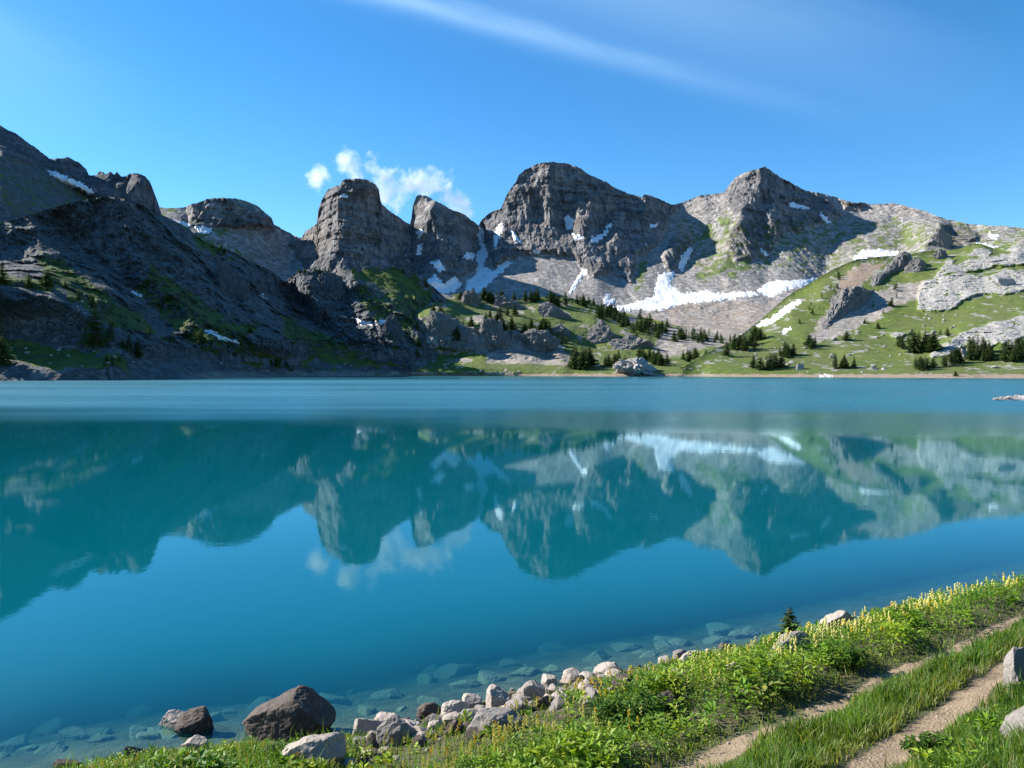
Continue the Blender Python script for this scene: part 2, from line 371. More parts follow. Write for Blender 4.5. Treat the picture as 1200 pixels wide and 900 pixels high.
def det_F(PX, PY, D, P, t):
    rk = np.zeros_like(D)
    for k, p in enumerate(rock_F): rk = np.maximum(rk, soft_poly(PX, PY, p, 4, 4, k))
    X, Y, Z = P[..., 0], P[..., 1], P[..., 2]
    d = rk * (15 * ridged((X + 12 * noise3(X / 90, 0, Z / 50, 2)) / 62, Y / 300, Z / 150, 5, 3, .55) + 9 * fbm(X / 26, Y / 200, Z / 30, 5, 11, .6) + 4 * ridged(X / 13, Y / 90, Z / 40, 3, 23))
    sm = .35 + .9 * sstep(-.3, .4, noise3(X / 80, Y / 200, Z / 60, 91))
    st = Z / 13.0 + 1.5 * noise3(X / 150, 0, Z / 60, 5) + X * .004; fr = st - np.floor(st)
    d = d - rk * sm * 2.6 * (fr - .5 - 1.2 * sstep(.8, 1.0, fr))
    st2 = Z / 41.0 + 1.2 * noise3(X / 200, 0, Z / 90, 6); f2 = st2 - np.floor(st2)
    d = d - rk * sm * 5.0 * (f2 - .5 - 1.0 * sstep(.85, 1.0, f2))
    sc = 1 - rk
    d = d + sc * (3.5 * ridged((X + .25 * Z) / 38, Y / 400, Z / 260, 4, 21) + 1.2 * fbm(X / 11, Y / 11, Z / 11, 3, 9))
    bl = sstep(735, 800, PX) * sc
    d = d + bl * (6.5 * ridged((X + .3 * Z) / 60, Y / 200, Z / 110, 5, 31, .6) + 3.2 * fbm(X / 22, Y / 22, Z / 22, 4, 44, .6))
    ru = sstep(342, 352, PY) * (PX > 730)
    d = d + ru * 4.0 * fbm(X / 22, Y / 22, Z / 12, 3, 51)
    return d - 4
green_F = [[(812,318),(830,300),(850,300),(872,296),(885,302),(880,318),(860,328),(845,322),(820,332)], [(745,308),(760,302),(762,320),(748,345),(740,340)], [(1045,255),(1075,262),(1062,290),(1040,292),(1052,270)],[(825,262),(860,245),(862,256),(835,280),(815,290)],[(1060,268),(1088,270),(1080,290),(1055,294)]]
def mask_F(PX, PY, D, P, nz):
    rk = np.zeros_like(D)
    for k, p in enumerate(rock_F): rk = np.maximum(rk, soft_poly(PX, PY, p, 3, 4, k))
    rk = np.maximum(rk, sstep(.55, .35, nz))
    g = np.zeros_like(D)
    for k, p in enumerate(green_F): g = np.maximum(g, .62 * soft_poly(PX, PY, p, 8, 12, k + 40))
    g = np.maximum(g, .42 * sstep(780, 800, PX) * sstep(250, 262, PY) * sstep(330, 310, PY)); g *= (nz > .3)
    mes = sstep(330, 300, PX) * sstep(.6, .8, nz) * .45; g = np.maximum(g, mes)
    br = .45 * sstep(345, 356, PY) * sstep(730, 760, PX) + .35 * sstep(1000, 1060, PX) * (1 - rk)
    return np.stack([g, 0 * g, 1 - rk, br], -1)
SF = Sheet('mountain', 100, 1300, 1.0, 250, sky_F, base_F, lines_F, det_F, mask_F, M_FAR, jag=1.0, back=500, seed=2)

# ---- upper left peak with its crag, standing behind the shadowed slope
sky_U = [(-260,170,700),(-120,140,780),(0,147,860),(20,158,870),(40,172,880),(58,186,890),(72,186,888),(80,184,886),(92,190,890),(101,198,895),(104,205,905),(113,206,905),(116,201,900),(121,202,900),(124,205,905),(129,201,900),(134,205,905),(137,201,900),(142,207,905),(148,206,905),(152,203,900),(160,202,900),(170,206,905),(176,214,915),(179,228,925),(181,246,940),(190,262,960),(240,300,980)]
base_U = [(-260,300,500),(0,300,600),(110,290,640),(180,300,680),(240,320,700)]
lines_U = [[(-100,170,690),(0,185,770),(50,205,830),(105,232,870)], [(40,195,850),(80,205,855),(108,225,860)], [(-100,215,600),(0,230,670),(60,245,750),(120,260,830)], [(112,212,870),(116,240,865)],[(165,212,880),(172,240,890)],[(140,214,885),(142,240,880)]]
def det_U(PX, PY, D, P, t):
    X, Y, Z = P[..., 0], P[..., 1], P[..., 2]
    rk = np.maximum(soft_poly(PX, PY, [(100,195),(185,190),(185,250),(120,238),(60,205),(60,180)], 4, 2, 1), .8 * soft_poly(PX, PY, [(-50,100),(100,190),(105,215),(60,200),(0,182)], 5, 5, 2))
    return rk * (7 * ridged(X / 26, Y / 200, Z / 90, 5, 4) + 4 * fbm(X / 12, Y / 50, Z / 14, 4, 8)) + (1 - rk) * 3 * fbm(X / 30, Y / 30, Z / 30, 4, 5)
def mask_U(PX, PY, D, P, nz):
    rk = np.maximum(soft_poly(PX, PY, [(100,195),(185,190),(185,250),(120,238),(60,205),(60,180)], 4, 2, 1), .9 * soft_poly(PX, PY, [(-50,100),(100,190),(105,215),(60,200),(0,182)], 5, 5, 2))
    g = .36 * (1 - rk) + 0 * rk
    return np.stack([g, 0 * g, 1 - rk, 0 * g], -1)
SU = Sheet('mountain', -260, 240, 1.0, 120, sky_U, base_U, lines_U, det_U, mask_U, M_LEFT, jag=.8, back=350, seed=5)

# ---- long shadowed slope on the left, from the water up to the rocky dome and the green-topped knoll
sky_L = [(-320,400,390),(-150,330,430),(-40,280,500),(0,262,540),(40,250,560),(80,238,570),(110,232,575),(125,230,578),(145,231,580),(160,236,585),(175,244,590),(190,252,598),(205,259,606),(218,266,615),(232,277,625),(240,283,630),(258,290,640),(275,296,650),(288,303,660),(300,308,668),(318,317,680),(333,330,700),(343,323,700),(352,317,700),(365,315,705),(385,318,712),(398,327,725),(405,321,725),(412,315,728),(425,312,735),(450,311,745),(475,316,752),(490,322,760),(505,334,772),(520,347,785),(545,372,800),(560,400,810)]
base_L = shore([(-320,452),(-100,448),(0,446),(100,445.5),(200,444),(250,443.3),(350,441.6),(430,440.4),(500,440.2),(560,440.3)])
lines_L = [
 [(-60,375,412),(0,322,428),(30,327,432),(60,335,436),(90,352,434),(108,375,428)], [(-60,330,470),(0,304,505),(60,312,505),(120,345,490),(140,375,470)],
 [(-30,428,384),(0,428,384),(130,430,393)], [(-30,400,424),(0,400,425),(60,404,428),(140,416,424)], [(-40,380,436),(0,376,436),(90,390,437)],
 [(150,236,578),(200,285,572),(240,330,566),(285,375,556),(325,410,545)], [(60,248,585),(110,300,560),(160,345,540),(220,385,515),(250,400,500)],
 [(180,252,590),(225,300,595),(270,350,592),(310,385,570)], [(235,285,615),(262,320,602),(300,360,590),(345,400,570)],
 [(235,400,500),(262,405,515),(290,414,530),(340,426,560)], [(240,425,482),(300,434,530),(360,435,575)],
 [(330,336,705),(350,360,690),(380,390,650),(400,415,610)], [(352,325,680),(372,350,662),(400,380,640)], [(392,335,705),(405,352,690)],[(410,322,700),(428,350,672),(445,385,640),(460,405,620)],
 [(440,318,730),(462,335,712),(480,365,680),(488,400,640),(485,425,600)], [(500,345,765),(515,380,720),(520,410,650)], [(400,432,590),(440,434,610),(500,434,600)]]
gr_L = [[(0,318),(20,322),(60,334),(58,342),(0,332)], [(-30,380),(10,390),(40,402),(90,408),(150,420),(150,432),(60,434),(20,424),(-30,415)], [(225,402),(262,404),(330,420),(400,436),(300,436),(240,425)], [(412,314),(475,312),(505,335),(500,380),(450,340),(430,335),(412,330)], [(40,290),(110,330),(150,360),(200,400),(120,380),(60,330)],[(180,310),(290,390),(300,420),(220,400),(160,340)],[(215,264),(270,292),(262,300),(235,292)],[(330,370),(440,420),(480,430),(340,425)]]
def det_L(PX, PY, D, P, t):
    X, Y, Z = P[..., 0], P[..., 1], P[..., 2]
    q = (X + Z * 1.0)
    up = sstep(425, 395, PY) * (1 - .75 * soft_poly(PX, PY, [(-10,312),(70,330),(110,350),(110,372),(60,345),(0,335)], 4, 0))
    r = 13 * ridged((q) / 52, Y / 90, (Z - X * .5) / 120, 5, 7, .6) + 8 * fbm(X / 22, Y / 30, Z / 18, 5, 13, .62)
    up = up * (1 - .7 * sstep(345, 375, PY) * sstep(170, 110, PX)) * (1 - .75 * soft_poly(PX, PY, [(405,300),(500,300),(515,345),(470,345),(425,330)], 6, 2, 1))
    return up * r + (1 - up) * 1.4 * fbm(X / 9, Y / 9, Z / 6, 4, 3) - 3 * up
def mask_L(PX, PY, D, P, nz):
    X, Y, Z = P[..., 0], P[..., 1], P[..., 2]
    g = np.zeros_like(D)
    for k, p in enumerate(gr_L): g = np.maximum(g, .85 * soft_poly(PX, PY, p, 6, 8, k + 10))
    g = np.maximum(g, sstep(.05, .35, fbm((X + Z) / 70, 1.0, (Z - X) / 160, 4, 77)) * .75)
    g *= sstep(.25, .5, nz); g = np.maximum(g * sstep(300, 285, PY * 0 + 290) , g)
    g *= 1 - .9 * soft_poly(PX, PY, [(240,412),(300,430),(430,436),(430,446),(200,446)], 3, 2)
    sc = sstep(.45, .65, nz); br = .55 * sstep(425, 440, PY) * sstep(180, 240, PX)
    return np.stack([g, 0 * g, sc, br], -1)
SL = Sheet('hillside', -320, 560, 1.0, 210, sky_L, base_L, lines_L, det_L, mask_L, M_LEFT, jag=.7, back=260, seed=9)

# ---- wooded knolls in the middle
sky_C = [(440,372,680),(480,358,720),(515,352,780),(530,345,800),(548,342,805),(565,349,810),(590,352,830),(620,350,850),(650,346,855),(672,350,860),(690,353,860),(715,363,850),(745,370,830),(780,378,800),(815,386,780),(845,392,770),(870,398,740),(900,410,700),(930,424,650)]
base_C = shore([(440,440.2),(560,440.3),(640,440.7),(720,441.3),(800,441),(860,441.3),(930,442)])
lines_C = [[(480,432,600),(560,433,592),(640,433,585),(720,436,565),(800,435,560),(870,434,560)], [(470,412,660),(540,415,640),(600,420,625),(660,424,615)],
 [(490,408,634),(520,410,638),(560,412,645),(600,415,650),(645,419,652)], [(490,368,650),(515,364,655),(540,382,668),(560,378,662),(590,382,672),(620,388,682),(645,398,685),(668,408,682)],
 [(540,360,770),(600,368,760),(640,372,755),(700,378,750)], [(690,405,700),(740,415,680),(780,410,690),(840,418,650)], [(700,388,720),(730,392,710),(765,405,700)]]
def det_C(PX, PY, D, P, t):
    X, Y, Z = P[..., 0], P[..., 1], P[..., 2]
    cl = soft_poly(PX, PY, [(480,385),(520,372),(600,385),(650,398),(660,420),(600,418),(520,412),(480,415)], 5, 5, 3)
    up = sstep(432, 415, PY)
    return up * 9 * fbm(X / 32, Y / 60, Z / 18, 4, 17) + cl * 5 * ridged(X / 16, Y / 60, Z / 30, 4, 5) + 1.0 * fbm(X / 7, Y / 7, Z / 4, 3, 3)
def mask_C(PX, PY, D, P, nz):
    X, Y, Z = P[..., 0], P[..., 1], P[..., 2]
    g = .85 - .9 * sstep(.05, .5, fbm(X / 16, Y / 60, Z / 9, 4, 66)) * sstep(432, 420, PY)
    clf = soft_poly(PX, PY, [(482,392),(500,370),(545,382),(600,384),(650,398),(668,420),(600,415),(520,411),(482,412)], 4, 6, 3)
    g *= sstep(.2, .4, nz) * (1 - .8 * clf)
    sc = .8 * (1 - clf)
    ruin = np.maximum(soft_poly(PX, PY, [(570,412),(640,418),(690,428),(640,427),(570,424)], 4, 3), soft_poly(PX, PY, [(765,380),(860,392),(870,402),(820,410),(780,420),(770,400)], 5, 4))
    g *= 1 - .8 * ruin
    shn = PY + 2.0 * noise3(PX * .11, 0, 0, 3); br = .8 * sstep(437, 438.6, shn) + .3 * ruin
    g *= 1 - sstep(437.4, 439, shn)
    return np.stack([g, 0 * g, sc, br], -1)
SCn = Sheet('hill', 440, 930, .75, 130, sky_C, base_C, lines_C, det_C, mask_C, M_MID, jag=.9, back=120, seed=14)

# ---- sunny green hillside on the right
sky_R = [(800,430,560),(830,412,600),(855,402,640),(885,380,720),(905,362,745),(925,346,765),(945,334,780),(965,322,790),(985,311,800),(1005,304,805),(1030,301,808),(1060,299,812),(1085,294,815),(1105,295,815),(1125,291,810),(1140,286,805),(1150,286,800),(1165,291,798),(1180,287,795),(1200,284,790),(1300,270,780)]
base_R = shore([(800,441),(860,441.5),(930,442),(1000,442.5),(1100,443.2),(1200,443.8),(1300,444.5)])
lines_R = [[(830,434,555),(900,434,540),(1000,434,525),(1100,434,505),(1300,434,470)], [(860,415,600),(950,415,590),(1050,412,575),(1150,415,535),(1300,410,500)],
 [(900,395,640),(1000,392,632),(1080,390,620),(1150,398,570),(1300,390,530)], [(930,370,690),(1000,372,680),(1060,368,670),(1120,368,655),(1200,370,610),(1300,360,590)],
 [(960,345,730),(1010,345,730),(1060,345,718),(1110,340,700),(1200,330,690),(1300,320,680)], [(1000,318,770),(1060,318,762),(1120,312,745),(1200,300,740)],
 [(1110,402,560),(1140,385,585),(1200,378,590)]]
lime_R = [[(1076,362),(1075,345),(1082,330),(1098,322),(1120,318),(1150,322),(1168,318),(1185,315),(1210,318),(1210,338),(1180,345),(1150,345),(1128,352),(1120,362),(1095,366)],
 [(1100,312),(1130,306),(1150,300),(1200,295),(1215,310),(1170,312),(1145,318),(1110,320)], [(1130,300),(1150,287),(1168,296),(1155,303)], [(1175,292),(1200,280),(1220,300),(1190,302)],
 [(1110,396),(1140,384),(1210,366),(1220,388),(1195,398),(1150,408),(1118,402)], [(1088,418),(1105,402),(1130,394),(1135,404),(1110,418)], [(1040,392),(1068,387),(1070,391),(1050,395)],[(1095,325),(1110,300),(1120,305),(1110,325)]]
bare_R = [[(948,395),(962,372),(985,355),(1020,342),(1050,335),(1085,330),(1080,350),(1050,358),(1030,372),(990,392),(958,402)], [(985,325),(1010,308),(1040,306),(1020,325),(990,350),(975,350)]]
def det_R(PX, PY, D, P, t):
    X, Y, Z = P[..., 0], P[..., 1], P[..., 2]
    li = np.zeros_like(D)
    for k, p in enumerate(lime_R): li = np.maximum(li, soft_poly(PX, PY, p, 2.5, 3, k))
    d = 4.5 * fbm(X / 40, Y / 60, Z / 30, 4, 27) + .7 * fbm(X / 5, Y / 5, Z / 4, 3, 6)
    st = Z / 6.0 + .9 * noise3(X / 30, Y / 40, Z / 20, 5) - X * .01; fr = st - np.floor(st)
    d = d + li * (1.4 + 2.3 * ridged(X / 15, Y / 30, Z / 7, 5, 9, .6) + 1.6 * fbm(X / 7, Y / 20, Z / 4, 3, 19) - 1.3 * (fr - .5 - sstep(.75, 1, fr)))
    return d * sstep(440, 425, PY)
def mask_R(PX, PY, D, P, nz):
    X, Y, Z = P[..., 0], P[..., 1], P[..., 2]
    li = np.zeros_like(D)
    for k, p in enumerate(lime_R): li = np.maximum(li, soft_poly(PX, PY, p, 3, 4, k))
    li = np.maximum(.66 * li, .46 * sstep(-.1, .3, fbm(X / 12, Y / 30, Z / 8, 3, 12)))
    ba = np.zeros_like(D)
    for k, p in enumerate(bare_R): ba = np.maximum(ba, soft_poly(PX, PY, p, 4, 6, k))
    sh = sstep(437.6, 439.6, PY + 2.2 * noise3(PX * .09, 0, 0, 3))
    g = .95 * (1 - .85 * ba) * (1 - sh); br = np.maximum(.9 * sh, .3 * ba); br = np.maximum(br, soft_poly(PX, PY, bare_R[1], 4, 6, 3) * .75)
    return np.stack([g, li * (1 - .5 * sh), 0 * g + .9, br], -1)
SR = Sheet('hill', 800, 1300, .75, 210, sky_R, base_R, lines_R, det_R, mask_R, M_MID, jag=.6, back=150, seed=19)

# ------------------------------------------------------------------ near bank
SHORE = np.array([(-60,-30),(-20,2),(-11,9.6),(-6.8,12.0),(-5.35,12.65),(-4.1,12.95),(-2.25,13.3),(-1.18,13.95),(-.16,14.75),(.8,15.25),(2.4,16.0),(3.5,16.6),(5.5,17.4),(7.9,18.7),(10.7,20.2),(13.9,22.0),(30,31),(70,60)], float)
def shore_s(X, Y):                  # signed distance inland from the waterline
    d = np.full(np.shape(X), 1e9); sg = np.ones(np.shape(X))
    for a, b in zip(SHORE[:-1], SHORE[1:]):
        e = b - a; t = np.clip(((X - a[0]) * e[0] + (Y - a[1]) * e[1]) / (e ** 2).sum(), 0, 1)
        dx = X - a[0] - t * e[0]; dy = Y - a[1] - t * e[1]; q = np.hypot(dx, dy)
        c = np.where(e[0] * dy - e[1] * dx > 0, -1.0, 1.0)
        sg = np.where(q < d, c, sg); d = np.minimum(d, q)
    s = d * sg                      # the bank narrows towards the right: squeeze it so that both tracks run true
    c1 = np.interp(X, [0, 2.5, 5, 9, 13], [5.9, 5.6, 5.1, 4.05, 3.7]); c2 = np.maximum(c1 + 1.3, np.interp(X, [3, 4, 6, 8, 11], [7.4, 7.2, 6.55, 5.8, 5.4]))
    return np.where(s <= 0, s, np.where(s < c1, s * 5.05 / c1, np.where(s < c2, 5.05 + (s - c1) * 2.1 / (c2 - c1), 7.15 + s - c2)))
PZ = np.array([(-60,-14),(-25,-8),(-12,-4.6),(-6,-1.75),(-3,-.62),(-1.5,-.26),(-.5,-.07),(0,.0),(.5,.16),(1.5,.5),(2.5,.92),(3.4,1.2),(4.0,1.3),(4.6,1.24),(5.2,1.28),(6.0,1.58),(6.7,1.68),(7.2,1.72),(8.2,2.0),(10,2.9),(13,4.35),(20,6.5),(60,16)], float)
def ground_z(X, Y):
    s = shore_s(X, Y)
    s2 = s + .25 * noise3(X * .6, Y * .6, 0, 3) * sstep(0, 1, np.abs(s))
    z = np.interp(s2, PZ[:, 0], PZ[:, 1])
    z = z + .10 * fbm(X * .8, Y * .8, 0, 3, 5) * sstep(-.3, 1.0, s) + .035 * fbm(X * 4, Y * 4, 0, 3, 8) + .07 * fbm(X * 1.1, Y * 1.1, 2, 3, 9) * sstep(-.5, -2, s)
    z = z - .32 * np.exp(-((X - 1.75) ** 2 / .9 + (Y - 11.25) ** 2 / .5))
    z = z - .20 * sstep(3.2, -2.5, X) * sstep(1.0, 3.5, s)
    return z
def path_w(X, Y):                   # how bare the two wheel tracks are
    s = shore_s(X, Y); wv = .22 * noise3(X * .5, Y * .5, 4, 21) + .10 * noise3(X * 2.2, Y * 2.2, 4, 22)
    p1 = sstep(.38, .10, np.abs(s + wv - 5.05)); p2 = sstep(.36, .10, np.abs(s + wv - 7.15))
    return np.maximum(p1 * sstep(-1.5, 1.0, X), p2)
gx = np.concatenate([np.arange(-60, -14, 1.5), np.arange(-14, 18, .09), np.arange(18, 70, 1.5)])
gy = np.concatenate([np.arange(-40, 5, 1.5), np.arange(5, 26, .09), np.arange(26, 62, 1.5)])
GX, GY = np.meshgrid(gx, gy); GZ = ground_z(GX, GY)
S_ = shore_s(GX, GY); PW = path_w(GX, GY)
mm = np.stack([sstep(.3, .9, S_) * (1 - PW), PW, sstep(.15, -.1, S_), 0 * PW], -1)
def bank_mat():
    t = NT('bank_ground'); a = t.attr('mix'); sep = t.n('ShaderNodeSeparateColor'); t.set(sep.inputs[0], a.outputs['Color'])
    n = t.noise(3, 6, .65); n2 = t.noise(22, 5, .7); v = t.voro(26)
    soil = t.mix(t.ramp(n2, .3, .7), (.06, .05, .03), (.13, .105, .07))
    grs = t.mix(t.ramp(n2, .3, .7), (.035, .05, .015), (.09, .10, .035))
    path = t.mix(t.ramp(n, .35, .65), (.29, .215, .135), (.18, .13, .08)); path = t.mix(t.ramp(v, 0, .4, .6, 0), path, (.36, .30, .235)); path = t.mix(t.ramp(n2, .45, .7, 0, .5), path, (.20, .16, .11))
    bed = t.mix(t.ramp(n, .35, .65), (.20, .165, .105), (.085, .07, .045)); bed = t.mix(t.ramp(v, 0, .45, .7, 0), bed, (.25, .225, .17)); bed = t.mix(t.ramp(t.noise(.9, 4, .6), .45, .65, 0, .7), bed, (.06, .06, .045))
    c = t.mix(t.ramp(n, .4, .6), soil, grs)
    c = t.mix(t.ramp(t.math('ADD', sep.outputs[1], t.math('MULTIPLY', t.math('SUBTRACT', n2, .5), .9)), .35, .6), c, path)
    c = t.mix(sep.outputs[2], c, bed)
    return t.done(t.principled(c, .95, t.bump(t.math('ADD', n2, t.math('MULTIPLY', v, -.5)), .8, .03)))
mesh_obj('ground', np.stack([GX, GY, GZ], -1).reshape(-1, 3), grid_faces(*GX.shape), bank_mat(), smooth=True, cols=mm.reshape(-1, 4))['kind'] = 'structure'
# valley floor and lake bed reaching the horizon
def bed_mat():
    t = NT('valley_floor'); n = t.noise(.01, 6); return t.done(t.principled(t.mix(n, (.10, .12, .06), (.22, .2, .17)), .95))
bv = []
for r in (0.0, 300, 1200, 5000, 20000):
    for k in range(32):
        a = k / 32 * 2 * math.pi; bv.append((r * math.cos(a), 300 + r * math.sin(a), -15.0 if r < 5000 else -60))
bf = [(i * 32 + k, i * 32 + (k + 1) % 32, (i + 1) * 32 + (k + 1) % 32, (i + 1) * 32 + k) for i in range(4) for k in range(32)]
mesh_obj('valley_ground', np.array(bv), bf, bed_mat())['kind'] = 'structure'

# ------------------------------------------------------------------ the lake
def water_mat():
    t = NT('lake_water'); p = t.pos(); dep = t.attr('mix'); sep = t.n('ShaderNodeSeparateColor'); t.set(sep.inputs[0], dep.outputs['Color'])
    murk, rip = sep.outputs[0], sep.outputs[1]
    n1 = t.noise(.9, 3, .5, t.stretch(p, (1.0, .8, 1))); n2 = t.noise(5.0, 3, .55, t.stretch(p, (1.0, .7, 1))); big = t.noise(.012, 4, .6, t.stretch(p, (.35, 1.6, 1)))
    r2 = t.math('MULTIPLY', rip, t.ramp(big, .32, .66, .6, 1.1))
    b = t.n('ShaderNodeBump'); t.set(b.inputs['Height'], t.math('ADD', t.math('MULTIPLY', n1, .7), t.math('MULTIPLY', n2, .26)))
    b.inputs['Distance'].default_value = .32; t.set(b.inputs['Strength'], t.math('MULTIPLY_ADD', r2, 1.0, .007))
    fr = t.n('ShaderNodeFresnel'); fr.inputs['IOR'].default_value = 1.333; t.set(fr.inputs['Normal'], b.outputs[0])
    gl = t.n('ShaderNodeBsdfGlossy'); t.set(gl.inputs['Roughness'], t.math('MULTIPLY_ADD', r2, .30, .026)); gl.inputs['Color'].default_value = (.66, .93, 1, 1); t.set(gl.inputs['Normal'], b.outputs[0])
    body = t.n('ShaderNodeBsdfDiffuse'); t.set(body.inputs['Color'], t.mix(t.noise(.02, 3), (.0002, .084, .112), (.0003, .098, .124)))
    tr = t.n('ShaderNodeBsdfTransparent'); t.set(tr.inputs['Color'], t.mix(murk, (.62, .84, .80), (.12, .62, .66)))
    m1 = t.n('ShaderNodeMixShader'); t.set(m1.inputs[0], murk); t.t.links.new(tr.outputs[0], m1.inputs[1]); t.t.links.new(body.outputs[0], m1.inputs[2])
    m2 = t.n('ShaderNodeMixShader'); bf = t.n('ShaderNodeNewGeometry').outputs['Backfacing']; t.set(m2.inputs[0], t.mix(bf, t.math('MULTIPLY', fr.outputs[0], t.math('MULTIPLY_ADD', r2, -.38, 1.0)), (.06, .06, .06))); t.t.links.new(m1.outputs[0], m2.inputs[1]); t.t.links.new(gl.outputs[0], m2.inputs[2])
    return t.done(m2.outputs[0])
wx = np.concatenate([np.arange(-1000, -30, 30.), np.arange(-30, 40, .5), np.arange(40, 1001, 30.)])
wy = np.concatenate([np.arange(-45, 5, 5.), np.arange(5, 45, .4), np.arange(45, 800, 4.), [800, 860]])
WX, WY = np.meshgrid(wx, wy); dz = np.maximum(0, -ground_z(WX, WY)); dz = np.where((np.abs(WX) > 55) | (WY > 55), 20, dz)
murk = 1 - np.exp(-dz * 1.35)
rd = WY - 6 + 14 * fbm(WX / 60, WY / 40, 0, 3, 4)
ripple = sstep(66, 135, rd + 25 * fbm(WX / 110, WY / 25, 3, 3, 14)) * (1 - .45 * sstep(330, 480, WY))
mesh_obj('lake_water', np.stack([WX, WY, 0 * WX], -1).reshape(-1, 3), grid_faces(*WX.shape), water_mat(), smooth=True,
         cols=np.stack([murk, ripple, 0 * murk, 1 + 0 * murk], -1).reshape(-1, 4))['kind'] = 'structure'

# ------------------------------------------------------------------ snow patches
def snow(sheet, poly, label, thick=3.0, warp=2.3, step=.5, group='snow patches left on the mountains'):
    P = np.array(poly, float); x0, y0 = P.min(0) - 3; x1, y1 = P.max(0) + 3
    xs = np.arange(x0, x1, step); ys = np.arange(y0, y1, step); X, Y = np.meshgrid(xs, ys)
    m = poly_sd(X, Y, poly) + warp * (1.6 * fbm(X * .22, Y * .3, 0, 3, int(x0)) + .9 * noise3(X * .8, Y * .9, 0, 5))
    D = sheet.at(X, Y)
    k = 3; Dp = np.pad(D, k, mode='edge'); Ds = sum(Dp[a:a + D.shape[0], b:b + D.shape[1]] for a in range(2 * k + 1) for b in range(2 * k + 1)) / (2 * k + 1) ** 2
    Dn = Ds - (thick * .55 * np.clip(m / 2.0, -1.0, 1) + .25 * thick + .9 * noise3(X * .5, Y * .6, 3, 8)) * (D / 1100)
    keep = m > -.9
    fc = grid_faces(*X.shape); kf = keep.ravel(); fc = fc[kf[fc].sum(1) >= 3]
    if len(fc) == 0: return
    V = w3(X, Y, Dn).reshape(-1, 3); used, inv = np.unique(fc, return_inverse=True)
    V = V[used]; c = V.mean(0)
    o = mesh_obj('snow_patch', V - c, inv.reshape(fc.shape), M_SNOW, smooth=True); o.location = c
    tag(o, label, 'snow patch', group)
